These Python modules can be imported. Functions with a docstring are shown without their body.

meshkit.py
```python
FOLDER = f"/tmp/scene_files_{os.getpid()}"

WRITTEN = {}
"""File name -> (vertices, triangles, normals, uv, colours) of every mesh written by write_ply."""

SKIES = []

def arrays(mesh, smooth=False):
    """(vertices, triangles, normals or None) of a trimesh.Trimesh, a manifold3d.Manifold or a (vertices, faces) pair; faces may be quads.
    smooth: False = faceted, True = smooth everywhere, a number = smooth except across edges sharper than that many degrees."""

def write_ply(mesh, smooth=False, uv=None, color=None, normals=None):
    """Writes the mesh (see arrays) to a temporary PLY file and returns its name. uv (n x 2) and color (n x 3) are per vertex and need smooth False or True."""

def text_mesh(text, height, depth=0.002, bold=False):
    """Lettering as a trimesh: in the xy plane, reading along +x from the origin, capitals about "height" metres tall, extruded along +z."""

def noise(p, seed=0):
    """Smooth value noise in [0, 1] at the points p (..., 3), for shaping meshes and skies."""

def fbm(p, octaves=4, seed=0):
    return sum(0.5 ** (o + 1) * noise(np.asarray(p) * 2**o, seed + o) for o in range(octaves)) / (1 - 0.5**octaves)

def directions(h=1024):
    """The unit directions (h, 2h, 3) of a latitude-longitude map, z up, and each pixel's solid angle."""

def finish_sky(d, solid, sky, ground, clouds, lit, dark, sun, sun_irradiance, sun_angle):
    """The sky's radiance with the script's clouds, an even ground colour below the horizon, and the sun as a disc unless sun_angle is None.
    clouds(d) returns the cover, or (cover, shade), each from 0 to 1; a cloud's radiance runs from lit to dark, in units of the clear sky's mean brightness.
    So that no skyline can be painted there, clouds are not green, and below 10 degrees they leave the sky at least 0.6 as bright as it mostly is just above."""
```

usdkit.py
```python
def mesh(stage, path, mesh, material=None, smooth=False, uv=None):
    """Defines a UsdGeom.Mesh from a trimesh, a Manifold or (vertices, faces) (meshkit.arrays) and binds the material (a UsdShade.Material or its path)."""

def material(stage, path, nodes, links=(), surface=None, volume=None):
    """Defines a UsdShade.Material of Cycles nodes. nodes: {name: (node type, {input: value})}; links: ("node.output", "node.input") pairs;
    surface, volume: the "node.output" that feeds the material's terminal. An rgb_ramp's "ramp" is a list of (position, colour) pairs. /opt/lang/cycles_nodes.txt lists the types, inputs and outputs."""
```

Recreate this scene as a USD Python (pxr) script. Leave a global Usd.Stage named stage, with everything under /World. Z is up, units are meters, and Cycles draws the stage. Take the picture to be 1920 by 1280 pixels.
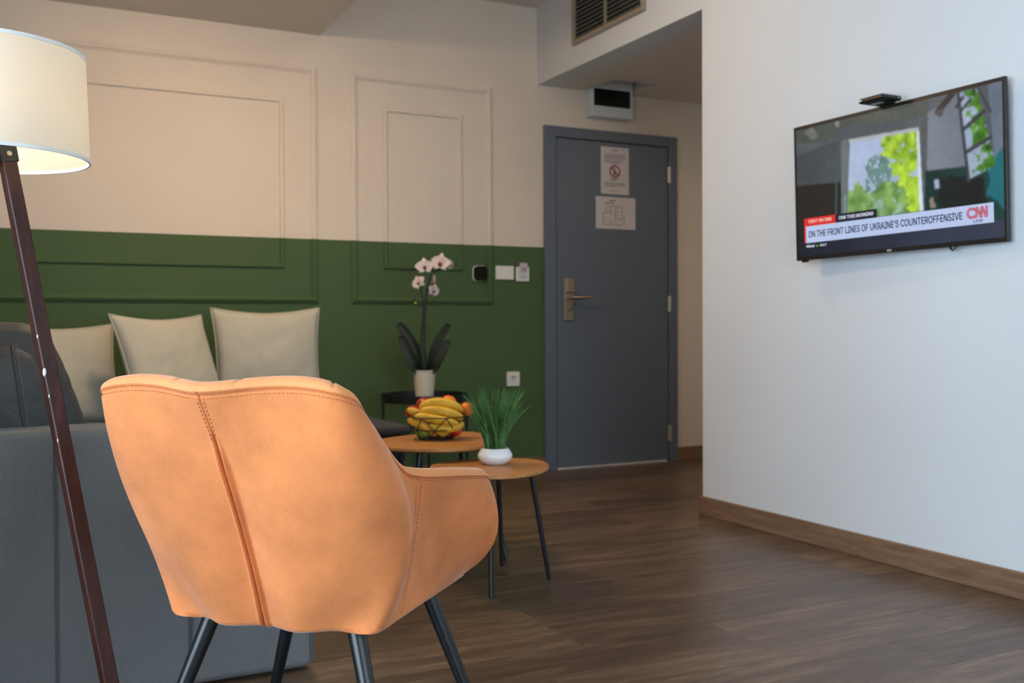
import math, random
import numpy as np, trimesh, manifold3d, shapely
from shapely.geometry import Polygon, LineString, Point
from shapely.ops import unary_union
from scipy.interpolate import PchipInterpolator, CubicSpline
import usdkit, meshkit
from pxr import Usd, UsdGeom, UsdLux, UsdShade, Gf, Sdf, Vt

random.seed(4)
rng = np.random.default_rng(4)
stage = Usd.Stage.CreateInMemory()
UsdGeom.SetStageUpAxis(stage, 'Z')
UsdGeom.SetStageMetersPerUnit(stage, 1.0)
UsdGeom.Xform.Define(stage, '/World')
UsdGeom.Scope.Define(stage, '/World/Looks')
PI = math.pi


def lin(c):
    c = np.asarray(c, float) / 255.0
    return np.where(c <= 0.04045, c / 12.92, ((c + 0.055) / 1.055) ** 2.4)


# ------------------------------------------------------------------ camera, sky, large lights, exposure
YAW, PITCH, ROLL, FPX, CAM_H = -0.4675, -0.0144, -0.0045, 1883.36, 0.8763
fw = np.array([-math.sin(YAW) * math.cos(PITCH), math.cos(YAW) * math.cos(PITCH), math.sin(PITCH)])
r0 = np.array([math.cos(YAW), math.sin(YAW), 0.0])
u0 = np.cross(r0, fw)
rt = math.cos(ROLL) * r0 + math.sin(ROLL) * u0
up = -math.sin(ROLL) * r0 + math.cos(ROLL) * u0
cam = UsdGeom.Camera.Define(stage, '/World/camera')
cam.CreateHorizontalApertureAttr(36.0)
cam.CreateVerticalApertureAttr(24.0)
cam.CreateFocalLengthAttr(FPX / 1920 * 36.0)
cam.CreateClippingRangeAttr((0.05, 200.0))
cam.AddTransformOp().Set(Gf.Matrix4d(*rt, 0, *up, 0, *(-fw), 0, 0, 0, CAM_H, 1))
cam.CreateExposureAttr(0.12)
cam.CreateFStopAttr(5.6)
cam.CreateFocusDistanceAttr(1.9)

dome = UsdLux.DomeLight.Define(stage, '/World/sky')
dome.CreateColorAttr(Gf.Vec3f(0.72, 0.86, 1.0))
dome.CreateIntensityAttr(0.9)


def window_light(name, loc, rot, w, h, intensity, color):
    l = UsdLux.RectLight.Define(stage, '/World/' + name)
    l.CreateWidthAttr(w)
    l.CreateHeightAttr(h)
    l.CreateIntensityAttr(intensity)
    l.CreateColorAttr(Gf.Vec3f(*color))
    l.AddTranslateOp().Set(Gf.Vec3d(*loc))
    l.AddRotateXYZOp().Set(Gf.Vec3f(*rot))
    return l


# daylight entering through the two glazed openings (left wall and rear wall)
window_light('daylight_left', (-1.95, 0.3, 1.25), (90, 0, -90), 3.2, 2.3, 9.6, (0.66, 0.84, 1.0))
window_light('daylight_rear', (1.0, -2.25, 1.25), (90, 0, 0), 3.0, 2.3, 2.6, (0.70, 0.86, 1.0))

# ------------------------------------------------------------------ helpers
_used = {}


def numbered(parent, name):
    k = (parent, name)
    n = _used.get(k, -1) + 1
    _used[k] = n
    return name if n == 0 else f'{name}_{n:03d}'


def tag(prim, label=None, cat=None, group=None, kind=None):
    p = prim.GetPrim() if hasattr(prim, 'GetPrim') else prim
    for k, v in (('label', label), ('category', cat), ('group', group), ('kind', kind)):
        if v:
            p.SetCustomDataByKey(k, v)
    return p


def obj(name, mesh, mat, parent=None, smooth=30, label=None, kind=None, uv=None):
    pp = '/World' if parent is None else str(parent.GetPath())
    path = pp + '/' + numbered(pp, name)
    if isinstance(mesh, list):
        mesh = trimesh.util.concatenate(mesh)
    m = usdkit.mesh(stage, path, mesh, M[mat], smooth=smooth, uv=uv)
    tag(m, label=label, kind=kind)
    return m.GetPrim()


def thing(name, label, cat, loc=(0, 0, 0), rotz=0.0, group=None, kind=None, matrix=None):
    x = UsdGeom.Xform.Define(stage, '/World/' + numbered('/World', name))
    if matrix is not None:
        x.AddTransformOp().Set(matrix)
    else:
        x.AddTranslateOp().Set(Gf.Vec3d(*map(float, loc)))
        x.AddRotateZOp().Set(math.degrees(rotz))
    return tag(x, label, cat, group, kind)


def struct(name, label=None):
    x = UsdGeom.Xform.Define(stage, '/World/' + numbered('/World', name))
    return tag(x, label, None, None, 'structure')


def T(m, loc=(0, 0, 0), rot=None):
    m = m.copy()
    if rot is not None:
        m.apply_transform(trimesh.transformations.euler_matrix(*rot))
    m.apply_translation(loc)
    return m


def box(x0, x1, y0, y1, z0, z1, ch=0.0):
    if ch <= 0:
        m = trimesh.creation.box((x1 - x0, y1 - y0, z1 - z0))
        m.apply_translation(((x0 + x1) / 2, (y0 + y1) / 2, (z0 + z1) / 2))
        return m
    P = []
    for sx, x in ((1, x0), (-1, x1)):
        for sy, y in ((1, y0), (-1, y1)):
            for sz, z in ((1, z0), (-1, z1)):
                P += [(x, y + sy * ch, z + sz * ch), (x + sx * ch, y, z + sz * ch), (x + sx * ch, y + sy * ch, z)]
    return trimesh.convex.convex_hull(np.array(P))


def rbox(x0, x1, y0, y1, z0, z1, r, seg=4):
    a = np.linspace(0, PI / 2, seg + 1)
    dirs = np.array([(math.cos(p) * math.cos(q), math.sin(p) * math.cos(q), math.sin(q)) for p in a for q in a])
    P = []
    for sx, x in ((-1, x0 + r), (1, x1 - r)):
        for sy, y in ((-1, y0 + r), (1, y1 - r)):
            for sz, z in ((-1, z0 + r), (1, z1 - r)):
                P.append(np.array([x, y, z]) + r * dirs * np.array([sx, sy, sz]))
    return trimesh.convex.convex_hull(np.vstack(P))


def extrude(poly, h, z0=0.0):
    gs = getattr(poly, 'geoms', [poly])
    m = trimesh.util.concatenate([trimesh.creation.extrude_polygon(g, h, engine='earcut') for g in gs])
    m.apply_translation((0, 0, z0))
    return m


def lathe(profile, n=48):
    """profile: (r, z) pairs from bottom to top."""
    p = np.asarray(profile, float)
    a = np.arange(n) * 2 * PI / n
    V = np.stack([p[:, 0, None] * np.cos(a), p[:, 0, None] * np.sin(a), np.repeat(p[:, 1, None], n, 1)], -1)
    k = len(p)
    i, j = np.meshgrid(np.arange(k - 1), np.arange(n), indexing='ij')
    q = np.stack([i * n + j, i * n + (j + 1) % n, (i + 1) * n + (j + 1) % n, (i + 1) * n + j], -1).reshape(-1, 4)
    F = np.vstack([q[:, [0, 1, 2]], q[:, [0, 2, 3]]])
    m = trimesh.Trimesh(V.reshape(-1, 3), F, process=False)
    m.merge_vertices()
    m.update_faces(m.nondegenerate_faces())
    return m


def tube(points, radii, sides=10, caps=True, flat=None):
    p = np.asarray(points, float)
    radii = np.broadcast_to(np.asarray(radii, float), (len(p),))
    t = np.gradient(p, axis=0)
    t /= np.linalg.norm(t, axis=1, keepdims=True) + 1e-12
    a = np.zeros_like(p)
    ref = np.array([0, 0, 1.0]) if abs(t[0, 2]) < 0.9 else np.array([1.0, 0, 0])
    for i in range(len(p)):
        ref = ref - t[i] * (ref @ t[i])
        ref /= np.linalg.norm(ref)
        a[i] = ref
    b = np.cross(t, a)
    ang = np.arange(sides) * 2 * PI / sides
    fl = 1.0 if flat is None else flat
    V = p[:, None] + radii[:, None, None] * (np.cos(ang)[None, :, None] * a[:, None] * fl + np.sin(ang)[None, :, None] * b[:, None])
    n = len(p)
    i, j = np.meshgrid(np.arange(n - 1), np.arange(sides), indexing='ij')
    q = np.stack([i * sides + j, i * sides + (j + 1) % sides, (i + 1) * sides + (j + 1) % sides, (i + 1) * sides + j], -1).reshape(-1, 4)
    F = [q[:, [0, 1, 2]], q[:, [0, 2, 3]]]
    V = V.reshape(-1, 3)
    if caps:
        c0, c1 = len(V), len(V) + 1
        V = np.vstack([V, p[:1], p[-1:]])
        k = np.arange(sides)
        F.append(np.stack([np.full(sides, c0), (k + 1) % sides, k], 1))
        o = (n - 1) * sides
        F.append(np.stack([np.full(sides, c1), o + k, o + (k + 1) % sides], 1))
    m = trimesh.Trimesh(V, np.vstack(F), process=False)
    m.fix_normals()
    return m


def rod(a, b, r0_, r1_=None, sides=16):
    return tube([a, b], [r0_, r0_ if r1_ is None else r1_], sides)


def grid_mesh(V):
    n, k = V.shape[:2]
    i, j = np.meshgrid(np.arange(n - 1), np.arange(k - 1), indexing='ij')
    a, b, c, d = i * k + j, (i + 1) * k + j, (i + 1) * k + j + 1, i * k + j + 1
    F = np.vstack([np.stack([a, b, c], -1).reshape(-1, 3), np.stack([a, c, d], -1).reshape(-1, 3)])
    return trimesh.Trimesh(V.reshape(-1, 3), F, process=False)


# ------------------------------------------------------------------ materials
M = {}


def mat(name, nodes, links, surface='p.BSDF'):
    M[name] = usdkit.material(stage, '/World/Looks/' + name, nodes, links, surface=surface)


def plain(name, rgb, rough=0.5, metal=0.0, var=0.08, scale=12.0, bump=0.0, bscale=200.0, bdist=0.001, linear=False, stretch=(1, 1, 1), **kw):
    c = np.asarray(rgb, float) if linear else lin(rgb)
    d = np.clip(c * (1 - var), 0, 1)
    l = np.clip(c * (1 + var), 0, 1)
    nodes = {'tc': ('texture_coordinate', {}), 'mp': ('mapping', {'scale': stretch}), 'n': ('noise_texture', {'scale': scale, 'detail': 4.0}),
             'r': ('rgb_ramp', {'ramp': [(0.3, d), (0.7, l)]}), 'p': ('principled_bsdf', {'roughness': rough, 'metallic': metal, **kw})}
    links = [('tc.object', 'mp.vector'), ('mp.vector', 'n.vector'), ('n.fac', 'r.fac'), ('r.color', 'p.base_color')]
    if bump:
        nodes['bn'] = ('noise_texture', {'scale': bscale, 'detail': 3.0})
        nodes['b'] = ('bump', {'strength': bump, 'distance': bdist})
        links += [('mp.vector', 'bn.vector'), ('bn.fac', 'b.height'), ('b.normal', 'p.normal')]
    mat(name, nodes, links)


CREAM = lin((214, 203, 189))
GREEN = lin((70, 94, 58))


def paint(name, rgb, rough=0.75):
    plain(name, rgb, rough, var=0.02, scale=1.5, bump=0.25, bscale=260.0, bdist=0.0012, linear=True, specular_ior_level=0.3)


paint('wall_paint_white', lin((208, 212, 216)))
paint('ceiling_paint', lin((214, 207, 198)))
paint('wall_paint_cream', CREAM)
# back wall: cream above, green below the painted line at 1.359 m
mat('wall_paint_two_tone',
    {'g': ('geometry', {}), 's': ('separate_xyz', {}), 'm': ('math', {'math_type': 'greater_than', 'value2': 1.3595}),
     'n': ('noise_texture', {'scale': 1.6, 'detail': 4.0}), 'nr': ('rgb_ramp', {'ramp': [(0.3, (0.96,) * 3), (0.7, (1.04,) * 3)]}),
     'c': ('mix', {'color1': GREEN, 'color2': CREAM}), 'mu': ('mix', {'mix_type': 'multiply', 'fac': 1.0}),
     'bn': ('noise_texture', {'scale': 260.0, 'detail': 3.0}), 'b': ('bump', {'strength': 0.25, 'distance': 0.0012}),
     'p': ('principled_bsdf', {'roughness': 0.7, 'specular_ior_level': 0.3})},
    [('g.position', 's.vector'), ('s.z', 'm.value1'), ('m.value', 'c.fac'), ('g.position', 'n.vector'), ('n.fac', 'nr.fac'), ('c.color', 'mu.color1'), ('nr.color', 'mu.color2'),
     ('mu.color', 'p.base_color'), ('g.position', 'bn.vector'), ('bn.fac', 'b.height'), ('b.normal', 'p.normal')])


def wood(name, dark, mid, light, rough=0.4, scale=(1.2, 16, 16), rnd=0.0, contrast=1.0, coords='object', bump=0.15, spec=0.5):
    nodes = {'tc': ('texture_coordinate', {}), 'g': ('geometry', {}), 'oi': ('object_info', {}),
             'ofs': ('math', {'math_type': 'multiply', 'value2': 37.0}), 'cx': ('combine_xyz', {}), 'ad': ('vector_math', {'math_type': 'add'}),
             'mp': ('mapping', {'scale': scale}), 'n': ('noise_texture', {'scale': 2.2, 'detail': 7.0, 'roughness': 0.62, 'distortion': 0.6}),
             'n2': ('noise_texture', {'scale': 9.0, 'detail': 5.0, 'roughness': 0.7}),
             'mx': ('mix_float', {'fac': 0.35}),
             'r': ('rgb_ramp', {'ramp': [(0.5 - 0.24 / contrast, lin(dark)), (0.5, lin(mid)), (0.5 + 0.22 / contrast, lin(light))]}),
             'vr': ('map_range', {'from_min': 0.0, 'from_max': 1.0, 'to_min': 1 - rnd, 'to_max': 1 + rnd}),
             'h': ('hsv', {'hue': 0.5, 'saturation': 1.0, 'fac': 1.0}),
             'b': ('bump', {'strength': bump, 'distance': 0.0006}),
             'p': ('principled_bsdf', {'roughness': rough, 'specular_ior_level': spec})}
    src = 'tc.object' if coords == 'object' else 'g.position'
    links = [('oi.random', 'ofs.value1'), ('ofs.value', 'cx.x'), ('ofs.value', 'cx.z'), (src, 'ad.vector1'), ('cx.vector', 'ad.vector2'), ('ad.vector', 'mp.vector'), ('mp.vector', 'n.vector'),
             ('mp.vector', 'n2.vector'), ('n.fac', 'mx.a'), ('n2.fac', 'mx.b'), ('mx.result', 'r.fac'),
             ('oi.random', 'vr.value'), ('vr.result', 'h.value'), ('r.color', 'h.color'), ('h.color', 'p.base_color'), ('mx.result', 'b.height'), ('b.normal', 'p.normal')]
    mat(name, nodes, links)


wood('floor_oak', (50, 37, 28), (93, 73, 57), (136, 110, 87), rough=0.32, scale=(1.3, 11, 11), rnd=0.26, coords='object', bump=0.12)
wood('baseboard_oak', (88, 66, 50), (122, 94, 73), (146, 116, 92), rough=0.45, scale=(1.5, 1.5, 18))
wood('baseboard_oak_long', (88, 66, 50), (122, 94, 73), (146, 116, 92), rough=0.45, scale=(18, 1.5, 18))
wood('table_oak', (150, 98, 48), (176, 120, 64), (194, 140, 82), rough=0.42, scale=(1.5, 20, 20))
wood('lamp_wood', (26, 11, 8), (56, 24, 17), (92, 44, 30), rough=0.38, scale=(14, 14, 1.2), spec=0.35)
plain('floor_gap', (26, 21, 18), 0.9)
plain('door_paint', (92, 103, 117), 0.42, var=0.02, bump=0.06, bscale=90)
plain('steel', (176, 168, 156), 0.28, 1.0, var=0.04)
plain('brushed_nickel', (158, 150, 136), 0.38, 0.7, var=0.06, scale=30, stretch=(1, 1, 14))
plain('hinge_steel', (190, 188, 184), 0.35, 0.7)
plain('aluminium_strip', (205, 208, 212), 0.35, 0.3)
plain('white_plastic', (224, 224, 220), 0.35, var=0.015)
plain('grey_white_plastic', (196, 204, 206), 0.35, var=0.015)
plain('black_plastic', (16, 17, 18), 0.35, var=0.1)
plain('black_gloss', (5, 6, 7), 0.12, var=0.05)
plain('black_metal', (24, 27, 30), 0.36, var=0.1, scale=60, bump=0.05, bscale=500)
plain('leg_metal', (17, 22, 25), 0.32, var=0.08, scale=60, bump=0.05, bscale=500)
plain('vent_frame', (150, 140, 122), 0.45, 0.1, var=0.03)
plain('vent_slat', (150, 154, 142), 0.45, 0.2, var=0.04)
plain('dark_recess', (8, 10, 9), 0.8)
plain('paper', (206, 200, 202), 0.75, var=0.02)
plain('ink_grey', (120, 116, 116), 0.8)
plain('ink_dark', (66, 62, 62), 0.8)
plain('ink_red', (150, 28, 34), 0.7)
plain('card_lilac', (188, 178, 194), 0.4)
plain('pot_cream', (203, 193, 174), 0.55, var=0.03)
plain('ceramic_white', (236, 236, 238), 0.16, var=0.01, coat_weight=0.4)
plain('soil', (52, 40, 30), 0.95, var=0.3, scale=90, bump=0.8, bscale=150, bdist=0.004)
plain('orchid_stem', (26, 34, 20), 0.5, var=0.15)
plain('orchid_lip', (120, 16, 46), 0.5, var=0.25, scale=60)
plain('orchid_yellow', (196, 176, 44), 0.5)
plain('window_frame', (235, 235, 235), 0.4)
plain('orange_thread', (172, 92, 48), 0.7)
plain('seam_dark', (118, 60, 30), 0.9)
plain('base_cloth', (30, 30, 32), 0.9)
plain('twig_brown', (70, 52, 30), 0.8)
plain('banana_tip', (74, 62, 26), 0.8, var=0.2, scale=80)
plain('chip_white', (226, 226, 224), 0.6)


def leaf(name, a, b, scale=20.0, rough=0.4, trans=0.2, stretch=(1, 1, 1)):
    mat(name, {'tc': ('texture_coordinate', {}), 'mp': ('mapping', {'scale': stretch}), 'n': ('noise_texture', {'scale': scale, 'detail': 4.0}),
               'r': ('rgb_ramp', {'ramp': [(0.3, lin(a)), (0.7, lin(b))]}), 'p': ('principled_bsdf', {'roughness': rough}), 't': ('translucent_bsdf', {}), 'm': ('mix_closure', {'fac': trans})},
        [('tc.object', 'mp.vector'), ('mp.vector', 'n.vector'), ('n.fac', 'r.fac'), ('r.color', 'p.base_color'), ('r.color', 't.color'), ('p.BSDF', 'm.closure1'), ('t.BSDF', 'm.closure2')], surface='m.closure')


leaf('orchid_leaf', (13, 23, 13), (24, 36, 22), rough=0.55, trans=0.08)
leaf('grass_blade', (60, 112, 56), (112, 160, 92), scale=40, rough=0.45, trans=0.25)
leaf('orchid_petal', (232, 214, 216), (246, 238, 234), scale=40, rough=0.5, trans=0.3)

# woven and suede cloth


def cloth(name, rgb, var=0.06, weave=900.0, bump=0.35, rough=0.85, mott=6.0, sheen=0.2, fine=0.12, bdist=0.0008):
    c = lin(rgb)
    mat(name, {'tc': ('texture_coordinate', {}), 'n': ('noise_texture', {'scale': mott, 'detail': 5.0, 'roughness': 0.6}),
               'f': ('noise_texture', {'scale': weave, 'detail': 2.0}), 'mf': ('mix_float', {'fac': fine * 3}),
               'r': ('rgb_ramp', {'ramp': [(0.3, c * (1 - 2 * var)), (0.5, c), (0.72, np.clip(c * (1 + 2 * var), 0, 1))]}),
               'b': ('bump', {'strength': bump, 'distance': bdist}), 'p': ('principled_bsdf', {'roughness': rough, 'sheen_weight': sheen, 'sheen_roughness': 0.4, 'specular_ior_level': 0.2})},
        [('tc.object', 'n.vector'), ('tc.object', 'f.vector'), ('n.fac', 'mf.a'), ('f.fac', 'mf.b'), ('mf.result', 'r.fac'), ('r.color', 'p.base_color'), ('f.fac', 'b.height'), ('b.normal', 'p.normal')])


cloth('orange_suede', (206, 125, 73), var=0.17, weave=700, bump=0.12, mott=7.0, sheen=0.25, rough=0.8)
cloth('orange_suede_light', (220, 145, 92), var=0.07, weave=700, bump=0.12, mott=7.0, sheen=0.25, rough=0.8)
cloth('sofa_cloth', (110, 112, 112), var=0.10, weave=520, bump=0.6, mott=4.0, sheen=0.1, fine=0.28)
cloth('sofa_piping', (84, 87, 90), var=0.08, weave=620, bump=0.4)
cloth('seat_cloth', (58, 56, 58), var=0.08, weave=620, bump=0.5, sheen=0.1)
cloth('pillow_linen', (178, 176, 162), var=0.05, weave=520, bump=0.45, mott=10, sheen=0.1, fine=0.2)
plain('leatherette', (62, 64, 64), 0.62, var=0.10, scale=6, bump=0.35, bscale=30, bdist=0.005, stretch=(.5, 1, 1.6))
# lamp shade: thin cloth that lets the bulb's light through
mat('shade_cloth', {'tc': ('texture_coordinate', {}), 'n': ('noise_texture', {'scale': 300.0, 'detail': 2.0}), 'b': ('bump', {'strength': 0.15, 'distance': 0.0005}),
                    'd': ('diffuse_bsdf', {'color': lin((236, 232, 222))}), 't': ('translucent_bsdf', {'color': lin((240, 226, 200))}), 'm': ('mix_closure', {'fac': 0.42})},
    [('tc.object', 'n.vector'), ('n.fac', 'b.height'), ('b.normal', 'd.normal'), ('d.BSDF', 'm.closure1'), ('t.BSDF', 'm.closure2')], surface='m.closure')
plain('shade_trim', (226, 228, 224), 0.8)
mat('bulb_glow', {'e': ('emission', {'color': (1.0, 0.90, 0.75), 'strength': 54.0})}, [], surface='e.emission')
mat('lamp_diffuser', {'e': ('emission', {'color': (1.0, 0.69, 0.42), 'strength': 98.0})}, [], surface='e.emission')
mat('lamp_diffuser_small', {'e': ('emission', {'color': (1.0, 0.72, 0.46), 'strength': 62.0})}, [], surface='e.emission')
mat('entry_diffuser', {'e': ('emission', {'color': (1.0, 0.74, 0.50), 'strength': 78.0})}, [], surface='e.emission')
mat('pane_glass', {'f': ('fresnel', {'IOR': 1.45}), 't': ('transparent_bsdf', {}), 'g': ('glossy_bsdf', {'color': (1, 1, 1), 'roughness': 0.02}), 'm': ('mix_closure', {})},
    [('f.fac', 'm.fac'), ('t.BSDF', 'm.closure1'), ('g.BSDF', 'm.closure2')], surface='m.closure')
mat('smoked_flap', {'p': ('principled_bsdf', {'base_color': (0.004, 0.005, 0.005), 'roughness': 0.12})}, [])
# fruit
mat('banana_peel', {'tc': ('texture_coordinate', {}), 'n': ('noise_texture', {'scale': 14.0, 'detail': 3.0}), 'r': ('rgb_ramp', {'ramp': [(0.3, lin((206, 152, 26))), (0.7, lin((232, 190, 58)))]}),
                    'v': ('voronoi_texture', {'scale': 70.0}), 'vr': ('rgb_ramp', {'ramp': [(0.0, (0.25, 0.16, 0.05)), (0.09, (0.5, 0.4, 0.2)), (0.14, (1, 1, 1))]}),
                    'x': ('mix', {'mix_type': 'multiply', 'fac': 0.35}), 'p': ('principled_bsdf', {'roughness': 0.4})},
    [('tc.object', 'n.vector'), ('n.fac', 'r.fac'), ('tc.object', 'v.vector'), ('v.distance', 'vr.fac'), ('r.color', 'x.color1'), ('vr.color', 'x.color2'), ('x.color', 'p.base_color')])
plain('mandarin_peel', (240, 120, 16), 0.4, var=0.1, scale=30, bump=0.4, bscale=420, bdist=0.0015)
plain('apple_red', (168, 34, 30), 0.3, var=0.35, scale=40)
plain('apple_red_orange', (214, 66, 24), 0.3, var=0.25, scale=40)
plain('apple_green', (128, 158, 44), 0.3, var=0.2, scale=40)

# ------------------------------------------------------------------ the room
D, R = 5.3746, 2.8902           # back wall plane y = D, right wall plane x = R
ZC, ZS, ZD = 2.80, 2.34, 2.468  # ceiling, entry ceiling, lowered ceiling
XL, XW = -0.62, -1.85           # left wall behind the sofa, window bay wall
YR = -2.10                      # rear wall
XE = 4.60                       # end of the entry

# floor planks run along x
floor = struct('floor')
obj('underlay', box(XW - 0.2, XE + 0.2, YR - 0.2, D + 0.2, -0.06, -0.011), 'floor_gap', floor, smooth=False)
PW = 0.1936
y = 2.5727 - PW * 25
while y < D:
    if y + PW > YR:
        x = XW - rng.uniform(0, 1.2)
        while x < XE:
            x1 = x + 1.285
            a, b = max(x, XW - 0.05), min(x1, XE)
            c, d = max(y, YR - 0.05), min(y + PW, D)
            if b - a > 0.03 and d - c > 0.02:
                m = box(a + 0.0005 - (a + b) / 2, b - 0.0005 - (a + b) / 2, c + 0.0005 - (c + d) / 2, d - 0.0005 - (c + d) / 2, -0.010, 0.0, 0.0009)
                p = obj('plank', m, 'floor_oak', floor, smooth=False)
                UsdGeom.Xformable(p).AddTranslateOp().Set(Gf.Vec3d((a + b) / 2, (c + d) / 2, 0))
            x = x1
    y += PW


def man(m):
    return manifold3d.Manifold(manifold3d.Mesh(np.asarray(m.vertices, np.float32), np.asarray(m.faces, np.uint32)))


def cut(m, *others):
    a = man(m)
    for o in others:
        a = a - man(o)
    k = a.to_mesh()
    return trimesh.Trimesh(k.vert_properties[:, :3], k.tri_verts, process=False)


# door numbers (frame outside, leaf)
FX0, FX1, FZ = 2.930, 3.911, 2.100
LX0, LX1, LZ = 3.011, 3.844, 2.031
tag(obj('wall_back', cut(box(XL - 0.1, XE, D, D + 0.15, -0.05, ZC + 0.1), box(FX0 + 0.03, FX1 - 0.03, D - 0.1, D + 0.3, -0.06, FZ - 0.03)), 'wall_paint_two_tone', smooth=False), kind='structure')
# two-tone paint stops at the door: right of it the wall is cream all the way down
tag(obj('wall_entry', cut(box(FX1 - 0.02, XE, D - 0.003, D + 0.001, 0.0, ZS), box(FX0, FX1, D - 0.1, D + 0.1, -0.1, FZ)), 'wall_paint_cream', smooth=False), kind='structure')
Y_CORNER = 3.762
wr = trimesh.util.concatenate([box(R, R + 0.16, YR, Y_CORNER, -0.05, ZC + 0.1), box(R, R + 0.16, Y_CORNER, D, ZS, ZC + 0.1)])
tag(obj('wall_right', wr, 'wall_paint_white', smooth=False), kind='structure')
tag(obj('wall_hall', box(R + 0.16, XE, 3.0, 3.1, -0.05, ZS + 0.1), 'wall_paint_white', smooth=False), kind='structure')
tag(obj('wall_hall', box(XE, XE + 0.1, 3.0, D + 0.15, -0.05, ZS + 0.1), 'wall_paint_white', smooth=False), kind='structure')
tag(obj('wall_left', box(XL - 0.1, XL, 2.05, D, -0.05, ZC + 0.1), 'wall_paint_white', smooth=False), kind='structure')
tag(obj('wall_left', box(XW - 0.1, XL, 1.95, 2.05, -0.05, ZC + 0.1), 'wall_paint_white', smooth=False), kind='structure')
WY0, WY1, WZ0, WZ1 = -1.3, 1.85, 0.1, 2.35
tag(obj('wall_left', cut(box(XW - 0.1, XW, YR - 0.1, 1.95, -0.05, ZC + 0.1), box(XW - 0.3, XW + 0.3, WY0, WY1, WZ0, WZ1)), 'wall_paint_white', smooth=False), kind='structure')
RX0, RX1 = -0.4, 2.45
tag(obj('wall_rear', cut(box(XW, R + 0.16, YR - 0.1, YR, -0.05, ZC + 0.1), box(RX0, RX1, YR - 0.3, YR + 0.3, WZ0, WZ1)), 'wall_paint_white', smooth=False), kind='structure')
tag(obj('ceiling', box(XW - 0.1, R + 0.16, YR - 0.1, D + 0.1, ZC, ZC + 0.12), 'ceiling_paint', smooth=False), kind='structure')
tag(obj('ceiling', box(XW, 1.546, YR, D, ZD, ZC), 'ceiling_paint', smooth=False), kind='structure')
tag(obj('ceiling', cut(box(R + 0.16, XE, 3.1, D, ZS, ZS + 0.2), box(3.235, 3.560, 5.060, D + 0.1, ZS - 0.1, ZS + 0.14)), 'ceiling_paint', smooth=False), kind='structure')


def window(name, along, u0_, u1_, pos, sash):
    w = struct(name)

    def bx(a, b, d0, d1, z0, z1):
        return box(pos + d0, pos + d1, a, b, z0, z1, 0.004) if along == 'y' else box(a, b, pos + d0, pos + d1, z0, z1, 0.004)
    n = sash
    us = np.linspace(u0_, u1_, n + 1)
    for k in range(n):
        a, b = us[k], us[k + 1]
        fr = [bx(a, a + 0.06, -0.08, -0.02, WZ0, WZ1), bx(b - 0.06, b, -0.08, -0.02, WZ0, WZ1), bx(a + 0.06, b - 0.06, -0.08, -0.02, WZ0, WZ0 + 0.07), bx(a + 0.06, b - 0.06, -0.08, -0.02, WZ1 - 0.06, WZ1)]
        obj('sash', fr, 'window_frame', w, smooth=False)
        obj('pane', bx(a + 0.06, b - 0.06, -0.054, -0.046, WZ0 + 0.07, WZ1 - 0.06), 'pane_glass', w, smooth=False)


window('window_1', 'y', WY0, WY1, XW, 3)
window('window_2', 'x', RX0, RX1, YR, 3)

# decorative wall mouldings on the back wall


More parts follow.
